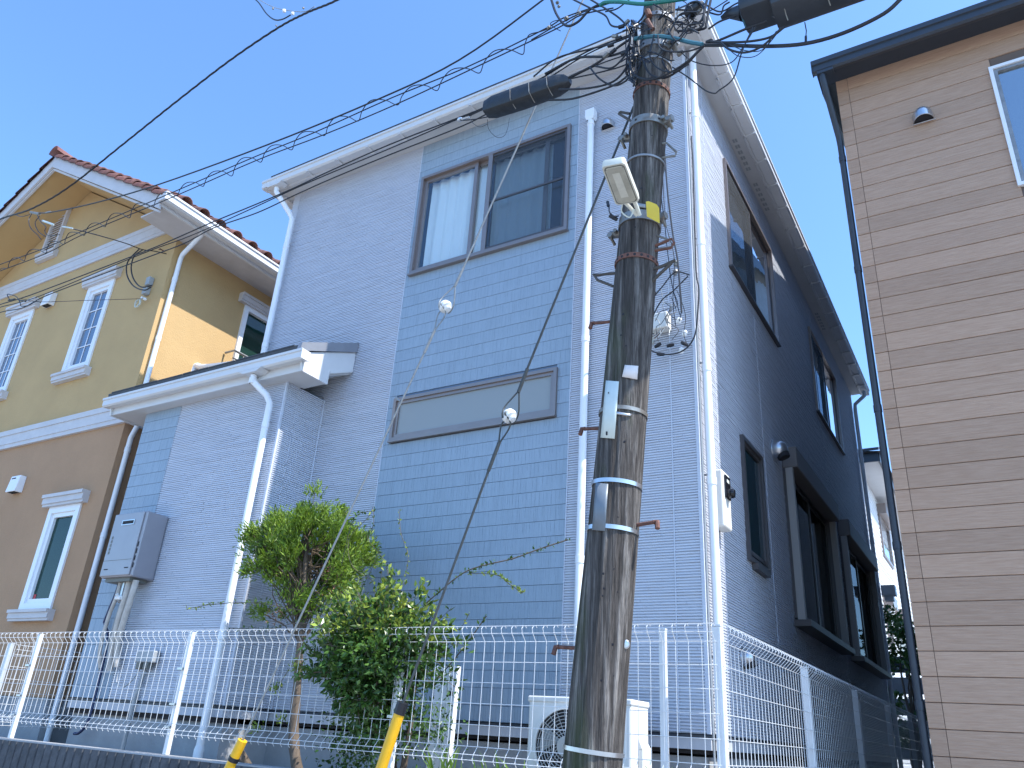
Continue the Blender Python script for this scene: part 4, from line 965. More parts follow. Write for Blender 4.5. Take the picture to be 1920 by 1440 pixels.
def band(z, h, th, mt, nm='pole_band', tilt=.0, holes=0, par=None):
    c = pp(z); r = pr(z); ax = (pdir + Vector((tilt, 0, 0))).normalized()
    b = obj(nm, MB().lathe([(r + .002, -h / 2), (r + .004 + th, -h / 2), (r + .004 + th, h / 2), (r + .002, h / 2)], c, ax, 40), mt, par or pole, smooth=True)
    if holes:
        mb = MB()
        for k in range(40):
            a = 2 * math.pi * k / 40
            if k % holes: continue
            d_ = U_ * math.cos(a) + V_ * math.sin(a)
            mb.lathe([(.008, 0), (.008, .0015), (0, .0016)], c + d_ * (r + .004 + th), d_, 8)
        obj('band_hole', mb, mDark, b)
    return b
zs_ = {k: zpole(*v) for k, v in dict(t1=(1235, 48), t2=(1232, 100), t2b=(1228, 130), rust1=(1213, 182), cl1=(1212, 245), thin=(1208, 314), cl2=(1198, 424), rust2=(1186, 500), th2=(1182, 777), s1=(1155, 913), s2=(1145, 998), s3=(1112, 1408)).items()}
band(zs_['t1'], .028, .004, mBandMetal, holes=4); band(zs_['t2'], .05, .005, mBandMetal, holes=4); band(zs_['t2b'], .014, .004, mBandMetal)
band(zs_['rust1'], .026, .003, mRust, holes=2); band(zs_['cl1'], .05, .005, mGalv, holes=8); band(zs_['thin'], .012, .004, mBandMetal)
band(zs_['cl2'], .055, .005, mGalv, holes=8); band(zs_['rust2'], .028, .003, mRust, holes=2); band(zs_['th2'], .02, .003, mGalv)
band(zs_['s1'], .02, .003, mSteel); band(zs_['s2'], .02, .003, mSteel); band(zs_['s3'], .018, .003, mSteel)
def clampbolt(z, side):
    c = pp(z); r = pr(z); sx = side
    p = c + Vector((sx * (r + .01), -.02, 0))
    b = obj('clamp_bolt', MB().box(p.x - .012, p.x + .028 * sx + (.012 if sx > 0 else -.0), p.y - .03, p.y + .03, p.z - .028, p.z + .028) if False else
            MB().tube([p + Vector((0, -.05, -.004)), p + Vector((sx * .004, .05, .004))], .011, 8).tube([p + Vector((sx * -.01, 0, 0)), p + Vector((sx * .045, -.01, 0))], .024, 6), mGalv, pole)
    obj('bolt_nut', MB().tube([p + Vector((sx * .03, -.055, -.03)), p + Vector((sx * .03, -.035, -.03))], .017, 6).tube([p + Vector((sx * .03, -.03, -.035)), p + Vector((sx * .03, .02, -.05))], .009, 6), mGalv, b)
for zk in ('cl1', 'cl2', 't2'):
    for sx in (-1, 1): clampbolt(zs_[zk] - (.03 if sx < 0 else -.0), sx)
def tpole(px_, py_, r_, y=PY): return at(px_, py_, y)
def stepbolt(pa, pb, mt=mRust, r=.009):
    a_ = at(*pa, PY); b_ = at(*pb, PY)
    d_ = (b_ - a_).normalized()
    b = obj('step_bolt', MB().tube([a_, b_], r, 10), mt, pole, smooth=True)
    obj('step_tip', MB().tube([b_ - d_ * .005, b_ + d_ * .012, b_ + d_ * .016 + Vector((0, -.01, -.035))], r * 1.35, 8), mt, b, smooth=True)
stepbolt((1160, 602), (1113, 606)); stepbolt((1140, 803), (1095, 804)); stepbolt((1100, 1216), (1046, 1213)); stepbolt((1170, 988), (1228, 979))
def foothold(pts, mt, r=.007, y=PY - .02):
    return obj('foothold', MB().tube([at(x_, y_, y) for x_, y_ in pts], r, 6), mt, pole)
foothold([(1180, 213), (1163, 210), (1160, 213), (1185, 228)], mIron, .008)
foothold([(1155, 512), (1118, 516), (1113, 514), (1120, 525), (1150, 537)], mIron, .008)
foothold([(1205, 510), (1240, 500), (1266, 488), (1258, 494), (1222, 528), (1215, 515)], mIron, .009)
foothold([(1238, 270), (1250, 268), (1268, 285), (1266, 292), (1240, 296)], mGalv)
foothold([(1225, 462), (1260, 448), (1264, 455), (1258, 465), (1228, 470)], mRust, .008)
foothold([(1232, 442), (1256, 450), (1262, 462), (1230, 468)], mGalv, .006)
obj('crossarm_bolt', MB().tube([at(1214, 20, PY - .12), at(1218, 30, PY - .12)], .018, 8).tube([at(1214, 38, PY - .12), at(1224, 55, PY - .14)], .014, 8), mRust, pole)
def on_pole(px, py): # point on the near surface of the shaft
    v = ray(px, py); t = (PY) / v.y
    for _ in range(6):
        p = v * t; c = pp(p.z); dx = p.x - c.x; r = pr(p.z); s_ = math.sqrt(max(r * r - dx * dx, 0.0004)) ; t = (PY - s_ - .004) / v.y
    return v * t
def plate(name, poly, mt, th=.003, nu=5, nv=2):
    a, b, c, d = poly; P = []
    for j in range(nv + 1):
        for i in range(nu + 1):
            l = (a[0] + (d[0] - a[0]) * j / nv, a[1] + (d[1] - a[1]) * j / nv); rg = (b[0] + (c[0] - b[0]) * j / nv, b[1] + (c[1] - b[1]) * j / nv)
            P.append(on_pole(l[0] + (rg[0] - l[0]) * i / nu, l[1] + (rg[1] - l[1]) * i / nu) + Vector((0, -.004, 0)))
    m_ = nu + 1
    o = obj(name, MB().add(P, [(j * m_ + i, j * m_ + i + 1, (j + 1) * m_ + i + 1, (j + 1) * m_ + i) for j in range(nv) for i in range(nu)]), mt, pole, smooth=True)
    md = o.modifiers.new('sol', 'SOLIDIFY'); md.thickness = th; md.offset = 0; return o
wp = plate('number_plate', [(1137, 714), (1161, 716), (1153, 823), (1127, 821)], mPlateW)
obj('plate_slot', MB().add([on_pole(x_, y_) + Vector((0, -.0075, 0)) for x_, y_ in ((1137, 810), (1140, 810), (1140, 817), (1137, 817))], [(0, 1, 2, 3)]).add([on_pole(x_, y_) + Vector((0, -.0075, 0)) for x_, y_ in ((1141, 736), (1143, 736), (1143, 739), (1141, 739))], [(0, 1, 2, 3)]), mDark, wp)
plate('paper_scrap', [(1172, 685), (1200, 687), (1200, 713), (1167, 707)], mPaper); plate('paper_scrap', [(1205, 703), (1209, 702), (1207, 728), (1203, 725)], mPaper, nu=2)
plate('grey_plate', [(1118, 905), (1141, 908), (1135, 996), (1111, 994)], mPlateG)
plate('plate_tie', [(1156, 772), (1185, 777), (1184, 781), (1156, 777)], mSteel)
obj('metal_tag', MB().lathe([(.0, .006), (.016, .005), (.021, 0), (.0, -.001)], on_pole(1171, 1208) + Vector((.005, -.004, 0)), (.5, -1, 0), 16), mSteel, pole)
for _ in range(26):
    t = prn.random(); y_ = 1440 - t * 1250; xc = 1113 + (1440 - y_) * .0865
    p = on_pole(xc + prn.uniform(-32, 32) * (1 - .4 * t), y_)
    obj('bolt_hole', MB().lathe([(prn.uniform(.003, .007), 0), (.0, .0012)], p + Vector((0, .001, 0)), (0, -1, 0), 8), mDark, pole)
yp = obj('yellow_reflector_plate', MB().add([at(x_, y_, y3) for y3 in (3.26, 3.265) for x_, y_ in ((1211, 378), (1216, 377), (1231, 383), (1236, 390), (1237, 419), (1213, 406))],
    [tuple(range(6)), tuple(range(11, 5, -1))] + [(i, (i + 1) % 6, 6 + (i + 1) % 6, 6 + i) for i in range(6)]), mPlateY, pole)
plate('strap_end', [(1193, 381), (1211, 384), (1211, 391), (1193, 388)], mBandMetal)

# street lamp
lz = 2.62
lamp = thing('street_lamp', 'flat grey LED street lamp mounted on the wooden utility pole', 'street lamp', (-1.33, 3.0, lz))
def lp(u, v_, dz=0):  # u across 0..1, v along 0..1 from pole outwards
    a = Vector((-1.415, 3.14, lz)) ; b = Vector((-1.290, 3.165, lz)); c = Vector((-1.238, 2.845, lz)); d = Vector((-1.353, 2.825, lz))
    p = (a * (1 - u) + b * u) * (1 - v_) + (d * (1 - u) + c * u) * v_; return p + Vector((0, 0, dz))
def roundrect(ins, dz, k=5, rad=.16):
    out = []
    for cu, cv, a0 in ((1 - rad - ins, 1 - rad * .45 - ins * .45, 0), (rad + ins, 1 - rad * .45 - ins * .45, 90), (rad + ins, rad * .45 + ins * .45, 180), (1 - rad - ins, rad * .45 + ins * .45, 270)):
        for i in range(k + 1):
            t = math.radians(a0 + 90 * i / k); out.append(lp(cu + rad * math.cos(t), cv + rad * .45 * math.sin(t), dz))
    return out
def stack(rings, cap0=True, cap1=True):
    n = len(rings[0]); mb = MB(); fs = [(i * n + k, i * n + (k + 1) % n, (i + 1) * n + (k + 1) % n, (i + 1) * n + k) for i in range(len(rings) - 1) for k in range(n)]
    if cap0: fs.append(tuple(range(n)))
    if cap1: fs.append(tuple((len(rings) - 1) * n + k for k in range(n)))
    return mb.add([p for r_ in rings for p in r_], fs)
obj('lamp_housing', stack([roundrect(.10, -.004), roundrect(.0, -.004), roundrect(-.02, .01), roundrect(.0, .035), roundrect(.12, .05)], cap0=False), mLamp, lamp, smooth=True)
obj('gasket', stack([roundrect(.065, -.0065), roundrect(.065, -.001)]), mGask, lamp)
obj('lamp_cover', stack([roundrect(.12, -.010), roundrect(.10, -.0068)]), mLampG, lamp, smooth=True)
obj('led_panel', MB().add([lp(.34, .2, -.0112), lp(.66, .2, -.0112), lp(.66, .82, -.0112), lp(.34, .82, -.0112)], [(0, 1, 2, 3)]), mLamp, lamp)
for u, v_ in ((.14, .08), (.86, .08), (.14, .92), (.86, .92), (.12, .5), (.88, .5)): obj('screw', MB().lathe([(.004, 0), (.003, .003), (0, .003)], lp(u, v_, -.0067), (0, 0, -1), 8), mGalv, lamp)
obj('mount_arm', MB().tube([lp(.75, .03, .015), lp(.8, -.10, -.0), lp(.85, -.25, -.03)], .012, 8).tube([lp(.3, .03, .015), lp(.5, -.10, -.0), lp(.75, -.25, -.03)], .010, 8), mLamp, lamp, smooth=True)
obj('lamp_wire', MB().tube(catmull([lp(.3, .0, .01), lp(.2, -.08, -.03), lp(.5, -.14, -.06), lp(.7, -.1, -.02)], 6), .004, 5), mPlateW, lamp)
obj('photocell_lead', MB().tube(catmull([at(1139, 378, 3.3), at(1142, 388, 3.3), at(1143, 398, 3.3), at(1152, 406, 3.3), at(1160, 405, 3.32)], 5), .004, 5).tube([at(1139, 378, 3.3), at(1141, 387, 3.3)], .009, 6).tube([at(1143, 404, 3.3), at(1157, 412, 3.32)], .011, 6), mBlk, lamp)

# ================================================================== GUY WIRES
def strand(pts, r, mt, par, nm='strand'): return obj(nm, MB().tube(pts, r, 8), mt, par, smooth=True)
def insulator(c, ax, r, par):
    c = Vector(c); ax = Vector(ax).normalized()
    prof = [(0, -1.0), (.45, -.93), (.62, -.72), (.50, -.66), (.52, -.60), (.92, -.42), (1.0, -.1), (.86, -.05), (.86, .05), (1.0, .1), (.92, .42), (.52, .60), (.50, .66), (.62, .72), (.45, .93), (0, 1.0)]
    side = ax.cross(Vector((0, 1, 0))).normalized()
    tilt = (side * .9 + ax * .45).normalized()
    return obj('insulator', MB().lathe([(a * r, b * r * .95) for a, b in prof], c, tilt, 26), mPorc, par, smooth=True)
def guy(label, top, ins, bot, ground, guard_top, mtA, r, irad):
    g = thing('guy_wire', label, 'guy wire', tuple(ground), 'guy wires of the utility pole')
    d = (top - bot).normalized(); side = d.cross(Vector((0, 1, 0))).normalized()
    for s in (-1, 1):
        strand(catmull([ins + d * .16, ins + d * .05 + side * s * .028 + Vector((0, -.03 * s, 0)), ins + side * s * .02 + Vector((0, -.046 if s > 0 else .046, 0)), ins - d * .03 + side * s * .01 + Vector((0, -.04 * s, 0))], 6), r * .7, mtA, g, 'loop')
        strand(catmull([ins - d * .18, ins - d * .05 - side * s * .03, ins + Vector((0, -.048 * s, 0)), ins + d * .03], 6), r * .7, mtA, g, 'loop')
    strand([top, ins + d * .30], r, mtA, g); strand([ins + d * .30, ins + d * .15], r * 1.5, mtA, g, 'splice')
    strand([ins - d * .34, guard_top], r, mtA, g); strand([ins - d * .16, ins - d * .34], r * 1.5, mtA, g, 'splice')
    insulator(ins, d, irad, g)
    gd = obj('guard', MB().tube([guard_top, ground], .029, 14), mYel, g, smooth=True)
    return g, gd, guard_top, ground
GYY = 3.55
P = lambda x_, y_: at(x_, y_, GYY)
gb = P(715, 1440); gt = P(752, 1328); dd = (gb - gt).normalized(); grd = gt + dd * ((gt.z + 1.5) / -dd.z)
g, gd, a_, b_ = guy('dark guy wire from the pole over the slit window to the nearer yellow guard', at(1188, 200, 3.47), P(955, 780), P(830, 1145), grd, gt, mGuyDk, .0072, .045)
obj('guard_cap', MB().tube([gt - dd * .03, gt + dd * .03], .032, 12), mBlk, gd)
gb = P(430, 1440); gt = P(455, 1388); dd = (gb - gt).normalized(); grd = gt + dd * ((gt.z + 1.5) / -dd.z)
g, gd, a_, b_ = guy('pale grey guy wire crossing the upper front window to the farther yellow guard', at(1092, 0, GYY) + (at(1092, 0, GYY) - at(1000, 200, GYY)) * .35, P(835, 575), P(650, 960), grd, gt, mGuy, .0062, .045)
obj('guard_ring', MB().tube([gt + dd * .10, gt + dd * .125], .033, 12), mBlk, gd)
obj('strap', MB().tube([P(742, 745), P(750, 752)], .006, 6), mGuy, g)

# ================================================================== CABLES
def cable(name, label, pts, r, mt=mBlk, Y=3.4, k=5, n=6, cat='cable', group=None, ys_=None, ends=True):
    r *= 1.22
    P3 = [at(x_, y_, (Y if ys_ is None else ys_[i])) for i, (x_, y_) in enumerate(pts)]
    o = obj(name, MB().tube(catmull(P3, k), r, n), mt, None, smooth=True); tag(o, label, cat, group); return o, P3
# thick twisted service bundle
pts = [(-60, 440), (0, 411), (60, 391), (130, 350), (235, 267), (330, 191), (430, 114), (520, 53), (575, 24), (632, 0), (720, -50)]
C = catmull([at(x_, y_, 2.7) for x_, y_ in pts], 16)
tb = thing('overhead_cable', 'thick twisted black cable crossing the sky at the upper left', 'cable', tuple(C[0]))
for j in range(3):
    Q = []
    for i, p in enumerate(C):
        a = i * .75 + j * 2.094; Q.append(p + Vector((0, math.cos(a), math.sin(a))) * .0042)
    obj('cable_strand', MB().tube(Q, .0045, 6), mBlk, tb, smooth=True)
obj('branch_loop', MB().tube(catmull([at(x_, y_, 2.68) for x_, y_ in ((470, -8), (485, 5), (500, 26), (515, 37), (530, 36), (545, 28))], 6), .0055, 6), mBlk, tb, smooth=True)
obj('support_strand', MB().tube(catmull([at(x_, y_, 2.72) for x_, y_ in ((480, -4), (505, 10), (530, 18), (570, 22), (590, 12))], 6), .003, 5), mGuy, tb)
for (x_, y_, r_) in ((512, 16, .010), (533, 20, .017), (549, 25, .015), (569, 15, .010), (518, 48, .008)):
    obj('clamp', MB().lathe([(0, -r_), (r_ * .8, -r_ * .6), (r_, 0), (r_ * .6, r_ * .5), (0, r_)], at(x_, y_, 2.69), (1, 0, .6), 10), mPorc if r_ > .012 else mGalv, tb, smooth=True)
_, P2 = cable('overhead_cable', 'single black cable above the spiral wrapped pair, running left from the pole top', [(66, 399), (96, 398), (180, 380), (300, 345), (500, 272), (700, 190), (860, 113), (1015, 2), (1100, -66)], .0058)
hw = thing('cable_hardware', 'metal clamps and jumper loops on the cables in front of the yellow gable', 'hardware', tuple(at(66, 399, 3.4)))
obj('clamp', MB().tube([at(58, 398, 3.4), at(74, 401, 3.4)], .016, 8).tube([at(86, 399, 3.4), at(95, 397, 3.4)], .010, 8), mGalv, hw)
obj('dead_end', MB().tube([at(80, 414, 3.4), at(100, 421, 3.4)], .012, 8).tube([at(118, 425, 3.4), at(136, 428, 3.4)], .009, 8), mPlateW, hw)
for i, lp_ in enumerate((((60, 400), (54, 413), (58, 428), (70, 440), (77, 449)), ((70, 403), (76, 415), (86, 425), (84, 434), (92, 442), (112, 440)), ((28, 402), (40, 406), (56, 402)), ((74, 405), (66, 418), (72, 434), (86, 444)))):
    obj('jumper', MB().tube(catmull([at(x_, y_, 3.38) for x_, y_ in lp_], 6), .0045, 5), mBlk, hw, smooth=True)
Y34 = 3.45
cable('overhead_cable', 'upper one of the two cables wrapped by a spiral wire', [(-60, 520), (0, 496), (87, 464), (159, 431), (332, 357), (480, 293), (588, 249), (733, 184), (877, 125), (1022, 54), (1060, 32), (1140, 5)], .0042, Y=Y34)
cable('overhead_cable', 'lower one of the two cables wrapped by a spiral wire', [(-60, 532), (0, 508), (87, 475), (159, 438), (332, 366), (480, 301), (606, 253), (744, 195), (913, 116), (1043, 54), (1090, 28), (1150, 15)], .0042, Y=Y34)
z3 = lambda a, b: (480 + a / 2.769, b / 2.769); z1 = lambda a, b: (a / 2.769, 240 + b / 2.769)
lows = [z1(*q) for q in ((38, 728), (125, 690), (237, 650), (332, 604), (436, 558), (545, 513), (672, 467), (795, 410), (919, 354), (1054, 303), (1203, 249))] + [z3(*q) for q in ((25, 842), (185, 778), (355, 704), (530, 629), (735, 545), (940, 470), (1160, 379), (1385, 282), (1520, 148))]
crs = [z1(*q) for q in ((78, 673), (170, 630), (275, 589), (370, 541), (490, 493), (600, 442), (720, 390), (850, 335), (985, 281), (1125, 223), (1275, 153))] + [z3(*q) for q in ((100, 752), (260, 683), (435, 603), (620, 516), (840, 441), (1050, 353), (1270, 256), (1430, 175))]
wave = [(-20, 530), (0, 505)]
for i in range(len(crs)):
    a_, c_, b_ = lows[i], crs[i], lows[i + 1]; h_ = a_[1] - c_[1]; w_ = c_[0] - a_[0]
    wave += [a_, (a_[0] + .22 * w_, a_[1] - .45 * h_), (a_[0] + .58 * w_, a_[1] - .86 * h_), c_, (c_[0] + .5 * (b_[0] - c_[0]), c_[1] + .30 * (b_[1] - c_[1]) - 1.0)]
wave.append(lows[-1])
cable('spiral_wire', 'thin wire spiralling in waves around the cable pair in the sky', wave, .0033, Y=Y34 - .03, k=6, n=5)
bs = [(1190, 62), (1100, 97), (1004, 153), (913, 199), (859, 221), (733, 270), (624, 318), (552, 352), (480, 383), (397, 417), (343, 441), (267, 473), (90, 541), (40, 559), (0, 571), (-60, 592)]
cable('overhead_cable', 'black cable running below the main eave toward the yellow house, topmost of its bundle', bs, .0045, Y=3.4)
cable('overhead_cable', 'middle black cable of the bundle passing below the main eave', [(x_, y_ + 5 + 3 * math.sin(x_ * .02)) for x_, y_ in bs], .0038, Y=3.42)
cable('overhead_cable', 'wavy black cable hanging lowest in the bundle below the main eave', [(x_ + 3, y_ + 14 + 4 * math.sin(x_ * .045)) for x_, y_ in bs[3:]] , .0042, Y=3.38, k=8)
cable('overhead_cable', 'thin cable just above the black splice closure against the white gutter', [(1200, 95), (1120, 122), (1035, 165), (960, 205), (900, 222), (860, 226)], .0035, Y=3.45)
cable('overhead_cable', 'thin wire crossing level in front of the yellow house windows', [(40, 560), (77, 566), (170, 563), (268, 560)], .0025, ys_=[3.4, 3.5, 4.1, 4.8])
cable('service_drop', 'black service cable running down to the yellow house wall hook', [(133, 428), (180, 440), (235, 456), (267, 468), (290, 471), (312, 476)], .005, ys_=[3.4, 3.7, 4.2, 4.5, 4.7, 4.85])
for i, q in enumerate((((262, 466), (240, 490), (238, 515), (250, 536), (270, 544), (284, 538)), ((268, 468), (252, 480), (246, 500), (250, 522), (264, 538), (284, 535)))):
    cable('service_drop', 'black cable loop entering the grey service head on the yellow house, %s' % ('outer one' if i == 0 else 'inner one'), q, .0075, Y=4.72)
ch = thing('cable_hardware', 'black clamp and jumper loop in front of the leftmost yellow house window', 'hardware', tuple(at(30, 560, 3.4)))
obj('jumper', MB().tube(catmull([at(x_, y_, 3.37) for x_, y_ in ((18, 562), (14, 552), (30, 556), (38, 568), (40, 574), (55, 572), (68, 565), (76, 567))], 6), .0045, 5), mBlk, ch, smooth=True)
obj('clamp', MB().tube([at(16, 563, 3.4), at(28, 561, 3.4)], .010, 6).tube([at(37, 563, 3.4), at(48, 565, 3.4)], .008, 6), mBlk, ch)

# splice closures
def closure(name, label, ends, prof, mt, Y, straps, lab='cable closure'):
    A = at(*ends[0], Y); B = at(*ends[1], Y); ax = (B - A); L = ax.length; ax.normalize(); up = Vector((0, 0, 1)); sd = Vector((0, 1, 0)); up = ax.cross(sd) if ax.cross(sd).z > 0 else -ax.cross(sd)
    t = thing(name, label, lab, tuple(A)); mb = MB(); n = 12; rings = []
    for s, w_, h_ in prof:
        c = A + ax * L * s; ring = []
        for k in range(n):
            a = 2 * math.pi * (k + .5) / n; ca, sa = math.cos(a), math.sin(a)
            ring.append(c + sd * w_ * (abs(ca) ** .5) * (1 if ca > 0 else -1) + up * h_ * (abs(sa) ** .5) * (1 if sa > 0 else -1))
        rings.append(ring)
    obj('shell', stack(rings), mt, t, smooth=True, bevel=0)
    for s in straps:
        c = A + ax * L * s; w_, h_ = [(p[1], p[2]) for p in prof if p[0] <= s][-1]
        obj('cable_tie', MB().tube([c + sd * -w_ * 1.06 + up * h_ * .6, c + sd * -w_ * 1.07 - up * h_ * .7 + ax * .015, c - up * h_ * 1.07 + sd * -.02 + ax * .02, c - up * h_ * 1.25 + ax * .025], .003, 5), mGalv, t)
    return t, A, B, ax, up
t, A, B, ax, up = closure('splice_closure', 'black wrapped splice closure hanging on the cables left of the pole', ((908, 207), (1070, 152)),
    [(0, .015, .02), (.03, .05, .05), (.12, .062, .066), (.45, .066, .068), (.7, .064, .062), (.86, .06, .058), (.95, .045, .045), (1, .018, .02)], mClos, 3.38, (.36, .58, .78))
obj('lid_ridge', MB().tube([A + ax * .06 + up * .066, B - ax * .1 + up * .055], .012, 6), mClos, t, smooth=True)
obj('support_wire', MB().tube([at(862, 226, 3.38), A + ax * .02 + up * .02], .005, 5), mBlk, t)
obj('end_clamp', MB().lathe([(0, -.02), (.012, -.015), (.017, 0), (.010, .015), (0, .022)], at(862, 224, 3.38), (1, 0, .4), 8).tube([at(866, 224, 3.38), at(880, 219, 3.38)], .007, 6), mSteel, t)
obj('loose_wire', MB().tube(catmull([at(x_, y_, 3.36) for x_, y_ in ((914, 224), (915, 238), (922, 250), (934, 258), (946, 254), (952, 240), (955, 222))], 6), .0018, 4), mBlk, t)
obj('loose_wire', MB().tube(catmull([at(x_, y_, 3.36) for x_, y_ in ((886, 214), (882, 222), (888, 232), (900, 238), (914, 233))], 6), .0018, 4), mBlk, t)
t, A, B, ax, up = closure('splice_closure', 'large dark grey splice closure box at the top right of the pole', ((1393, 25), (1700, -85)),
    [(0, .10, .075), (.01, .115, .085), (.20, .115, .085), (.21, .12, .14), (.97, .12, .13), (1, .09, .1)], mClos2, 3.38, (.26, .52))
obj('cover_lip', MB().tube([A + ax * .10 - up * .02 + Vector((0, -.107, 0)), B - up * .02 + Vector((0, -.107, 0))], .006, 6), mClos2, t)
obj('hanging_port', MB().tube([A + ax * .20 - up * .07, A + ax * .24 - up * .12], [.05, .028], 8).tube([A + ax * .30 - up * .07, A + ax * .33 - up * .10], [.04, .02], 8), mClos2, t)
obj('cable_boot', MB().tube([at(1352, 34, 3.38), at(1366, 26, 3.38), at(1392, 24, 3.38)], [.010, .028, .050], 10), mClos2, t, smooth=True)
obj('neck_ring', MB().tube([A + ax * .004, A + ax * .012], .09, 14), mTeal, t)
obj('drip_tag', MB().tube([at(1509, 42, 3.36), at(1512, 58, 3.36), at(1511, 70, 3.36)], .003, 5).tube([at(1511, 68, 3.36), at(1511, 80, 3.36)], .007, 6), mBlk, t)

zz = lambda a, b: (1000 + a / 2.743, b / 2.743)
G = 'tangled cables at the pole top'
mess = [
 ('black sheathed cable sweeping right from the pole top under the large closure', [(860, 232), (1000, 233), (1200, 238), (1400, 224), (1600, 168), (1800, 72), (1900, -15)], .0085, mBlk, 3.32),
 ('green sleeved cable at the very top of the pole', [(340, 30), (370, 12), (450, 10), (560, 20), (680, 8), (790, -8)], .010, mGrn, 3.22),
 ('blue green sleeved cable wrapped across the pole below the top band', [(520, 200), (560, 192), (640, 186), (720, 196), (800, 216), (870, 228)], .010, mTeal, 3.24),
]
for lab, q, r, mt_, Y in mess: cable('pole_cable', lab, [zz(*p) for p in q], r, mt_, Y)
loops = [
 ([(900, 222), (960, 205), (1090, 150), (1200, 110)], .006, 3.34), ([(910, 215), (1000, 218), (1120, 212), (1220, 190), (1290, 140)], .0055, 3.3),
 ([(960, 215), (1010, 255), (1090, 270), (1180, 235), (1275, 145)], .005, 3.28), ([(880, 235), (800, 310), (700, 375), (600, 410), (520, 385), (495, 330)], .005, 3.22),
 ([(870, 238), (790, 330), (720, 380), (660, 400), (560, 405)], .005, 3.3), ([(715, 345), (800, 400), (880, 462), (930, 480), (955, 465), (1030, 400), (1075, 260), (1130, 140)], .0032, 3.3),
 ([(760, 270), (820, 315), (920, 337), (1020, 320), (1080, 240), (1145, 135)], .0026, 3.32), ([(80, 515), (200, 508), (330, 470), (430, 430), (490, 385)], .0055, 3.35),
 ([(130, 460), (270, 455), (400, 425), (470, 360), (495, 290)], .0055, 3.34), ([(290, 345), (340, 405), (410, 440), (470, 420), (500, 385)], .005, 3.33),
 ([(320, 340), (400, 350), (460, 300), (500, 240)], .005, 3.3), ([(-10, 205), (120, 130), (260, 60), (380, 20), (470, -10)], .004, 3.4),
 ([(90, -10), (120, 75), (170, 132), (230, 112), (290, 50), (360, 15)], .0075, 3.36), ([(200, -5), (300, 45), (370, 80), (400, 130), (450, 140)], .005, 3.35),
 ([(290, -5), (380, 50), (450, 100), (490, 150), (520, 200)], .005, 3.3), ([(370, 60), (430, 45), (490, 0), (520, -20)], .004, 3.3),
 ([(575, 40), (560, 90), (510, 140), (460, 160)], .005, 3.28), ([(0, 395), (120, 300), (280, 255), (400, 225), (490, 190)], .005, 3.38),
 ([(60, 380), (220, 300), (380, 290), (480, 260), (540, 230)], .007, 3.38), ([(180, 400), (320, 330), (440, 240), (500, 200)], .007, 3.36),
 ([(190, 405), (350, 370), (480, 330), (560, 260)], .004, 3.36), ([(620, 180), (600, 290), (640, 350), (720, 370), (800, 330)], .004, 3.22),
 ([(640, 180), (650, 240), (700, 265), (800, 262), (880, 235)], .004, 3.2), ([(780, 60), (800, 20), (850, 10), (880, 50), (860, 110), (800, 130)], .006, 3.3),
 ([(895, -10), (880, 60), (875, 120), (850, 150), (810, 160)], .006, 3.3), ([(915, -10), (900, 60), (890, 120), (870, 150), (740, 160)], .006, 3.32),
 ([(880, 20), (960, 60), (1040, 20), (1100, -5)], .004, 3.34), ([(890, 60), (960, 75), (980, 30), (1010, 10)], .004, 3.34),
 ([(900, 150), (960, 110), (1060, 75), (1080, 70)], .005, 3.36), ([(730, 160), (800, 90), (900, 60), (1000, 0)], .003, 3.4),
 ([(1000, 250), (1060, 290), (1150, 285), (1240, 190), (1270, 140)], .002, 3.3), ([(1010, 230), (1090, 260), (1180, 255), (1250, 160)], .002, 3.28),
 ([(660, 240), (720, 130), (760, 70), (850, 60)], .004, 3.24), ([(700, 250), (760, 180), (800, 130), (870, 120)], .004, 3.26),
 ([(560, 300), (600, 380), (680, 400), (760, 350), (830, 280), (880, 235)], .005, 3.24), ([(690, 150), (740, 210), (800, 150), (850, 170)], .004, 3.22),
]
labs = ['rising to the large closure', 'sagging between bundle and large closure', 'forming the deepest sag right of the pole', 'looping low across the pole front', 'crossing the pole toward the bundle knot', 'thin and dangling past the white gutter', 'thin and curving across the blue sky',
 'leaving the small closure lowest', 'leaving the small closure above the lowest one', 'hanging as a small loop left of the pole', 'curling into the vertical bundle', 'running in from the upper left', 'thick and hanging in a U in the sky', 'dropping from the top left edge', 'dropping along the sky to the pole',
 'short and arching at the upper left', 'bending behind the pole top band', 'running along the white eave', 'thick and feeding the small closure', 'thick and joining the small closure end', 'thin and feeding the small closure', 'looping round the pole front', 'curving under the blue green sleeve',
 'coiled right of the pole top', 'dropping from the frame top right of the pole', 'second one dropping from the frame top', 'arching right against the sky', 'small loop with a clip against the sky', 'thick and ending at the large closure boot', 'thin and slanting up to the right',
 'thin and sagging below the sheathed cable', 'thin and just under the sheathed cable', 'slanting across the upper pole', 'slanting beside the upper band', 'sagging widely below the pole clamp', 'short and kinked on the pole front']
for (q, r, Y), lb in zip(loops, labs): cable('pole_cable', 'black cable at the pole top, ' + lb, [zz(*p) for p in q], r, mBlk, Y, k=6)
vb = thing('cable_bundle', 'dense vertical bundle of black cables tied to the left of the pole top', 'cable bundle', tuple(at(1188, 110, 3.3)))
brn = random.Random(9)
for i in range(16):
    x_ = 1186 + brn.uniform(-9, 12); q = [(x_ + brn.uniform(-6, 6), 45 + brn.uniform(-8, 12))]
    for y_ in (70, 95, 120, 140): q.append((x_ + brn.uniform(-5, 5), y_ + brn.uniform(-4, 4)))
    q.append((1190 + brn.uniform(-3, 5), 158 + brn.uniform(-5, 6)))
    obj('bundled_cable', MB().tube(catmull([at(a, b, 3.3 + brn.uniform(-.04, .05)) for a, b in q], 5), brn.choice((.003, .004, .005)), 5), mBlk, vb, smooth=True)
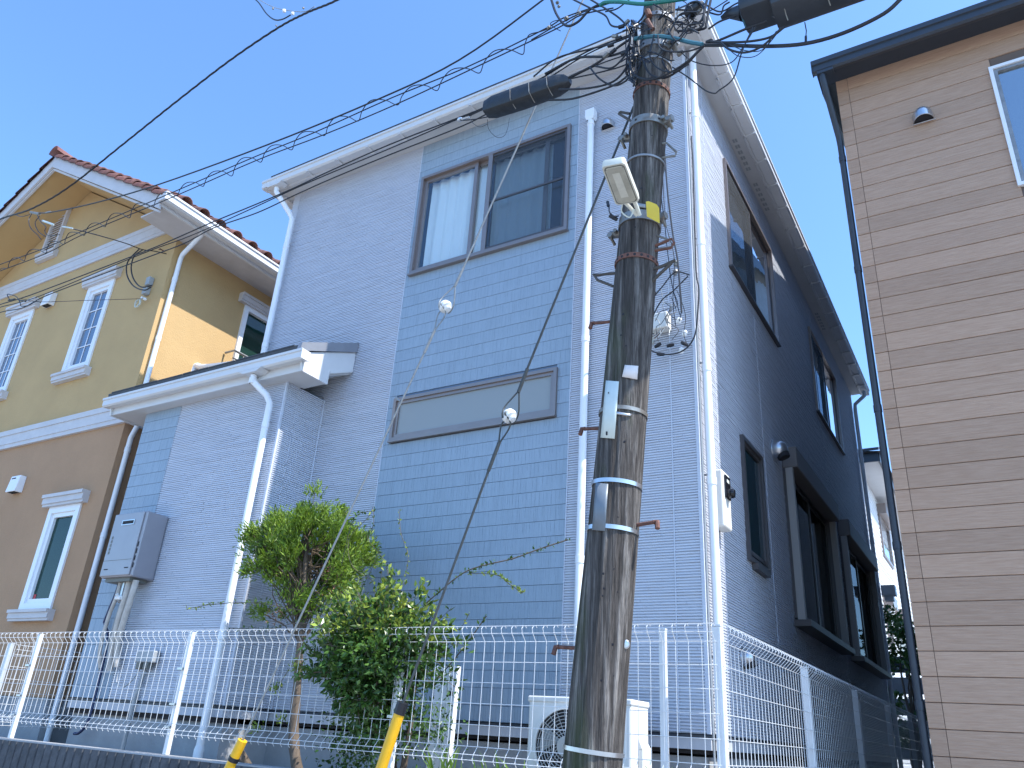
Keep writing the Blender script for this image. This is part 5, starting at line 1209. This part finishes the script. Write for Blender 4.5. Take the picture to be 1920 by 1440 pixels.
for i in range(14):
    q = [(1195 + brn.uniform(-6, 60), 20 + brn.uniform(0, 100))]
    for _ in range(3): q.append((q[-1][0] + brn.uniform(-25, 25), q[-1][1] + brn.uniform(-22, 25)))
    obj('bundled_cable', MB().tube(catmull([at(a, b, 3.22 + brn.uniform(-.05, .03)) for a, b in q], 6), brn.choice((.0022, .003, .0045)), 5), mBlk, vb, smooth=True)
for i, (a, b) in enumerate(((1175, 42), (1165, 50), (1160, 72), (1153, 68), (1145, 85), (1170, 100), (1252, 60), (1262, 78), (1300, 12), (1310, 22), (1218, 22), (1150, 96), (1136, 104), (1330, 78), (1240, 100), (1276, 100))):
    p = at(a, b, 3.33); d_ = Vector((brn.uniform(.3, 1), 0, brn.uniform(-.3, .7))).normalized()
    obj('connector', MB().tube([p - d_ * .022, p - d_ * .018, p + d_ * .018, p + d_ * .022], [.006, .013, .013, .006], 7), mBlk if i % 3 else mGalv, vb)
rb = thing('cable_bundle', 'coiled black cables and clips tied to the right of the pole top', 'cable bundle', tuple(at(1290, 40, 3.3)))
for i in range(11):
    cx, cy, rx, ry = 1285 + brn.uniform(-18, 20), 45 + brn.uniform(-22, 30), brn.uniform(10, 34), brn.uniform(8, 24); a0 = brn.random() * 6
    q = [(cx + rx * math.cos(a0 + t * .7), cy + ry * math.sin(a0 + t * .7)) for t in range(brn.choice((5, 6, 8)))]
    obj('bundled_cable', MB().tube(catmull([at(a, b, 3.33 + brn.uniform(-.05, .05)) for a, b in q], 5), brn.choice((.003, .0045, .006)), 5), mBlk, rb, smooth=True)
obj('splice_pack', MB().tube([at(1286, 30, 3.33), at(1292, 24, 3.33), at(1312, 10, 3.33), at(1318, 4, 3.33)], [.012, .034, .03, .012], 8), mClos, rb, smooth=True)
cl = thing('insulator_clamp', 'grey insulators and clamp on the cable pair near the top centre of the sky', 'hardware', tuple(at(1040, 50, 3.4)))
for a, b, r_ in ((1029, 52, .016), (1062, 35, .018), (1048, 12, .012), (1087, 25, .012), (1045, 5, .013)):
    obj('insulator', MB().lathe([(0, -r_), (r_ * .7, -r_ * .8), (r_, -.2 * r_), (r_ * .7, 0), (r_, .3 * r_), (r_ * .6, r_ * .9), (0, r_)], at(a, b, 3.4), (1, 0, .5), 10), mGalv, cl, smooth=True)
obj('loose_loop', MB().tube(catmull([at(x_, y_, 3.4) for x_, y_ in ((1051, 58), (1040, 52), (1032, 44), (1045, 38), (1060, 40), (1075, 30))], 5), .003, 5), mBlk, cl)
# drops along the pole to the house box
zw8 = lambda a, b: (1000 + a / 2.4825, 280 + b / 2.4825)
drops = [([(604, -40), (612, 30), (625, 200), (650, 400), (672, 522), (690, 760)], .005, 'thick and running down right of the pole'), ([(590, -20), (592, 180), (612, 350), (640, 600), (682, 770)], .003, 'thin and close beside the pole'),
 ([(600, 60), (615, 330), (655, 500), (650, 700), (662, 820)], .0025, 'thin and passing behind the foothold'), ([(735, -60), (742, 60), (750, 300), (757, 560), (770, 650), (765, 760), (750, 870), (700, 935), (620, 955), (540, 930), (535, 870)], .0045, 'looping from corner pipe under the junction box'),
 ([(728, 585), (660, 572), (600, 640), (560, 690), (545, 740)], .004, 'short and bending into the conduit bracket'), ([(720, 590), (650, 660), (600, 700), (560, 770), (545, 840), (560, 860)], .004, 'short and dropping left of the junction box'),
 ([(676, 560), (684, 640), (690, 740), (680, 800)], .003, 'short between the two wall insulators')]
for q, r, lb in drops: cable('drop_cable', 'black drop cable by the house wall, ' + lb, [zw8(*p) for p in q], r, mBlk, 4.9 if r < .0046 else 4.6)

r9 = random.Random(44)
jw = thing('cable_bundle', 'small tangle of thin wires hanging round the cream junction box on the wall', 'cable bundle', tuple(at(1250, 620, 5.0)))
for i in range(9):
    q = [(1228 + r9.uniform(0, 45), 560 + r9.uniform(-20, 30))]
    for _ in range(4): q.append((q[-1][0] + r9.uniform(-14, 14), q[-1][1] + r9.uniform(4, 30)))
    obj('thin_wire', MB().tube(catmull([at(a, b, 4.95 + r9.uniform(-.05, .05)) for a, b in q], 5), r9.choice((.0018, .0026, .0034)), 5), r9.choice((mBlk, mBlk, mGuy)), jw, smooth=True)
# ================================================================== PLANTS
def leaf(mb, p, d, nrm, L, W):
    d = d.normalized(); s = d.cross(nrm)
    if s.length < .05: s = d.cross(Vector((.3, .5, .8)))
    s.normalize(); up = s.cross(d)
    mb.add([p, p + d * L * .45 + s * W + up * W * .35, p + d * L, p + d * L * .45 - s * W + up * W * .35, p + d * L * .5 ], [(0, 1, 4), (1, 2, 4), (2, 3, 4), (3, 0, 4)])
def rvec(r): 
    v = Vector((r.gauss(0, 1), r.gauss(0, 1), r.gauss(0, 1))); return v.normalized()
def branch_pts(a, b, r, wob=.04, n=5):
    return [a + (b - a) * (i / n) + (rvec(r) * wob * (1 if 0 < i < n else 0)) for i in range(n + 1)]
# conifer-like tree
tr = thing('garden_tree', 'small evergreen tree with a feathery bright green top and bare trunk, behind the fence', 'tree', (-4.3, 4.4, TZ))
r = random.Random(21)
tk = catmull([(-4.30, 4.40, TZ), (-4.40, 4.39, -.1), (-4.46, 4.40, .25), (-4.52, 4.41, .6), (-4.58, 4.42, .95), (-4.62, 4.42, 1.25)], 5)
obj('trunk', MB().tube(tk, [.042 - .026 * i / (len(tk) - 1) + .003 * math.sin(i * 1.7) for i in range(len(tk))], 10), mBark, tr, smooth=True)
mbL, mbD, mbB = MB(), MB(), MB()
crown_c = Vector((-4.66, 4.46, 1.16))
def outline(v):   # uneven crown radius by direction
    az = math.atan2(v.z, v.x); k = 1 + .16 * math.sin(5 * az + 1.0) + .10 * math.sin(9 * az)
    return Vector((v.x * .60 * k, v.y * .42, v.z * .50 * k))
tips = []
for i in range(130):
    v = rvec(r); e = crown_c + outline(v) * r.uniform(.55, 1.0)
    if v.z < -.25 and r.random() < .55: continue
    if e.x > -4.15 and e.z > 1.45 and r.random() < .3: continue
    st = Vector(tk[r.randrange(14, len(tk))]); P_ = branch_pts(st, e, r, .035)
    mbB.tube(P_, [.007, .006, .005, .004, .003, .002], 4); tips.append((P_[-1], (P_[-1] - P_[2]).normalized(), 1)); tips.append((P_[-2], (P_[-1] - P_[1]).normalized(), .8))
for p, d, s in tips:
    topness = (p.z - .8) / .8
    nl = int(r.uniform(60, 130) * (1.4 if topness > .5 else .85))
    cl_r = r.uniform(.04, .11)
    for _ in range(nl):
        q = p + rvec(r) * cl_r * r.random() ** .5; dr = (d * .9 + rvec(r) * .9 + Vector((0, 0, .35))).normalized()
        leaf(mbL, q, dr, rvec(r), r.uniform(.028, .060), r.uniform(.004, .008))
for c_, n_, s_ in ((Vector((-4.15, 4.36, 1.10)), 420, .17), (Vector((-4.05, 4.36, .85)), 320, .15), (Vector((-4.3, 4.34, 1.45)), 300, .15), (Vector((-5.1, 4.4, 1.38)), 300, .14), (Vector((-4.95, 4.4, .78)), 160, .10)):
    for _ in range(n_): leaf(mbL, c_ + rvec(r) * s_ * r.random() ** .5, rvec(r) + Vector((0, 0, .5)), rvec(r), r.uniform(.025, .055), r.uniform(.004, .007))
for c_, n_, s_ in ((Vector((-4.62, 4.36, .22)), 70, .07), (Vector((-4.52, 4.36, .02)), 40, .05), (Vector((-4.45, 4.36, .38)), 60, .06), (Vector((-4.78, 4.38, -.05)), 60, .07)):
    for _ in range(n_): leaf(mbL, c_ + rvec(r) * s_ * r.random(), rvec(r) + Vector((-.3, 0, .3)), rvec(r), r.uniform(.02, .045), .005)
for c_ in (Vector((-4.32, 4.36, 1.05)), Vector((-4.7, 4.3, .72)), Vector((-4.22, 4.38, .9))):
    for _ in range(60): leaf(mbD, c_ + rvec(r) * .09 * r.random(), rvec(r), rvec(r), .03, .004)
obj('foliage', mbL, mLeafA, tr, kind='stuff'); obj('dry_foliage', mbD, mBrownL, tr, kind='stuff'); obj('branches', mbB, mTwig, tr)
# shrub
sb = thing('garden_shrub', 'dense dark green shrub with glossy pointed leaves and long thorny shoots, behind the fence', 'shrub', (-3.5, 4.35, TZ))
mbL, mbY, mbB = MB(), MB(), MB(); r = random.Random(33)
base = Vector((-3.42, 4.36, TZ)); cc = Vector((-3.47, 4.08, .43))
for i in range(6):
    e = cc + Vector((r.uniform(-.3, .3), r.uniform(-.15, .15), r.uniform(-.1, .2)))
    mbB.tube(branch_pts(base + Vector((r.uniform(-.08, .08), r.uniform(-.05, .05), 0)), e, r, .03), [.024, .021, .018, .015, .012, .008], 6)
for i in range(420):
    v = rvec(r); sh_ = .55 if v.z < -.4 else 1
    e = cc + Vector((v.x * .66 * sh_, v.y * .33, v.z * (.56 if v.z > 0 else .50))) * r.uniform(.5, 1.0)
    st = cc + Vector((r.uniform(-.2, .2), r.uniform(-.1, .1), r.uniform(-.35, .15))); P_ = branch_pts(st, e, r, .03, 4); mbB.tube(P_, [.005, .004, .003, .002, .0015], 4)
    for _ in range(r.randint(30, 50)):
        t = r.uniform(.3, 1.05); k = min(int(t * 4), 3); q = P_[k].lerp(P_[k + 1], min(t * 4 - k, 1)) + rvec(r) * .05 * r.random()
        tgt = mbY if (v.z > .25 and t > .7 and r.random() < .5) else mbL
        leaf(tgt, q, rvec(r) + v * .7, rvec(r), r.uniform(.030, .062), r.uniform(.009, .0145))
def shoot(pts, n, rr3=.0028, lf=mbY, LL=(.02, .04), Y=4.25):
    P_ = catmull([at(x_, y_, Y) for x_, y_ in pts], 8); mbB.tube(P_, rr3, 5)
    for i in range(n):
        q = P_[r.randrange(len(P_))]; leaf(lf, q + rvec(r) * .008, rvec(r) + Vector((0, 0, .3)), rvec(r), r.uniform(*LL), r.uniform(.005, .009))
shoot([(600, 1150), (540, 1140), (470, 1130), (400, 1133), (350, 1142)], 90, .0028, mbY); shoot([(620, 1180), (560, 1168), (500, 1180), (430, 1178)], 60, .0025, mbL)
shoot([(800, 1130), (860, 1080), (900, 1062), (960, 1048), (1010, 1030), (1065, 1012)], 95, .0045, mbL); shoot([(880, 1075), (930, 1078), (955, 1095), (980, 1112)], 60, .0022, mbY)
shoot([(760, 1080), (765, 1040), (752, 1000), (748, 955)], 26, .002, mbY); shoot([(700, 1090), (660, 1060), (655, 1010), (690, 970), (700, 950)], 26, .0022, mbY)
shoot([(730, 1090), (720, 1050), (690, 1010), (700, 985), (700, 955)], 30, .002, mbL); shoot([(680, 1100), (700, 1060), (712, 1025)], 26, .002, mbL)
shoot([(800, 1290), (840, 1250), (880, 1200), (912, 1155)], 36, .004, mbL); shoot([(830, 1170), (860, 1180), (880, 1150)], 26, .002, mbY); shoot([(640, 1060), (662, 975), (690, 958)], 40, .002, mbL)
shoot([(520, 1290), (545, 1250), (560, 1235)], 20, .002, mbY, Y=4.3)
for c_, n_ in ((Vector((-3.22, 3.97, .33)), 420), (Vector((-3.3, 4.05, .02)), 500), (Vector((-3.75, 4.35, .0)), 900), (Vector((-3.3, 4.4, .05)), 500), (Vector((-3.8, 4.4, -.2)), 600)):
    for _ in range(n_): leaf(mbL, c_ + Vector((r.gauss(0, .13), r.gauss(0, .1), r.gauss(0, .12))), rvec(r), rvec(r), r.uniform(.02, .045), r.uniform(.006, .011))
obj('foliage', mbL, mLeafB, sb, kind='stuff'); obj('young_foliage', mbY, mLeafY, sb, kind='stuff'); obj('branches', mbB, mBark, sb, smooth=True)
# grass tufts
def tuft(label, X, Y, w_, n, hmax, seed):
    r2 = random.Random(seed); mb = MB()
    for i in range(n):
        b0 = Vector((X + r2.uniform(-w_, w_), Y + r2.uniform(-.05, .08), TZ)); h = r2.uniform(.5, 1) * hmax; lean = Vector((r2.uniform(-.5, .5), r2.uniform(-.4, .1), 0)) * h; wd = r2.uniform(.005, .011)
        pts = [b0, b0 + Vector((0, 0, h * .5)) + lean * .25, b0 + Vector((0, 0, h * .85)) + lean * .65, b0 + Vector((0, 0, h)) + lean]
        s = Vector((1, r2.uniform(-.6, .6), 0)).normalized()
        V = []
        for j, p in enumerate(pts): ww = wd * (1, .95, .6, .05)[j]; V += [p - s * ww, p + s * ww]
        mb.add(V, [(0, 1, 3, 2), (2, 3, 5, 4), (4, 5, 7, 6)])
    o = obj('grass_tuft', mb, mGrass, None); tag(o, label, 'grass tuft', 'grass tufts behind the fence')
tuft('broad bladed green grass tuft at the foot of the fence left of the pole', -2.72, 4.2, .30, 46, .30, 1)
tuft('small green grass tuft at the foot of the fence right of the pole', -1.62, 4.2, .09, 9, .28, 2)
st_ = thing('tree_stump', 'cut brown stump beside the garden tree at the foot of the fence', 'stump', (-4.62, 4.25, TZ))
obj('stump_log', MB().tube([(-4.66, 4.3, TZ), (-4.72, 4.2, -.21)], [.05, .04], 9), mBark, st_, smooth=True); obj('cut_face', MB().lathe([(.038, 0), (.0, .003)], (-4.72, 4.198, -.209), (-.2, -.3, .6), 9), mBark, st_)
# tree in the gap
gt_ = thing('garden_tree', 'small dark leaved tree in the gap between the blue and brown houses', 'tree', (-1.65, 15.4, TZ))
r = random.Random(5); mbL, mbB = MB(), MB()
for i in range(5): mbB.tube(branch_pts(Vector((-1.6, 15.4, TZ)), Vector((-1.75 + r.uniform(-.3, .45), 15.4, 1.4 + r.uniform(0, .6))), r, .06), [.04, .034, .028, .02, .014, .008], 6)
for i in range(26):
    c_ = Vector((-1.65 + r.uniform(-.38, .40), 15.4 + r.uniform(-.3, .3), r.choice((r.uniform(.3, 1.0), r.uniform(1.4, 2.6), r.uniform(1.7, 2.6)))))
    for _ in range(80): leaf(mbL, c_ + rvec(r) * .19 * r.random() ** .5, rvec(r), rvec(r), r.uniform(.06, .11), r.uniform(.02, .035))
obj('foliage', mbL, mLeafB, gt_, kind='stuff'); obj('branches', mbB, mBark, gt_)
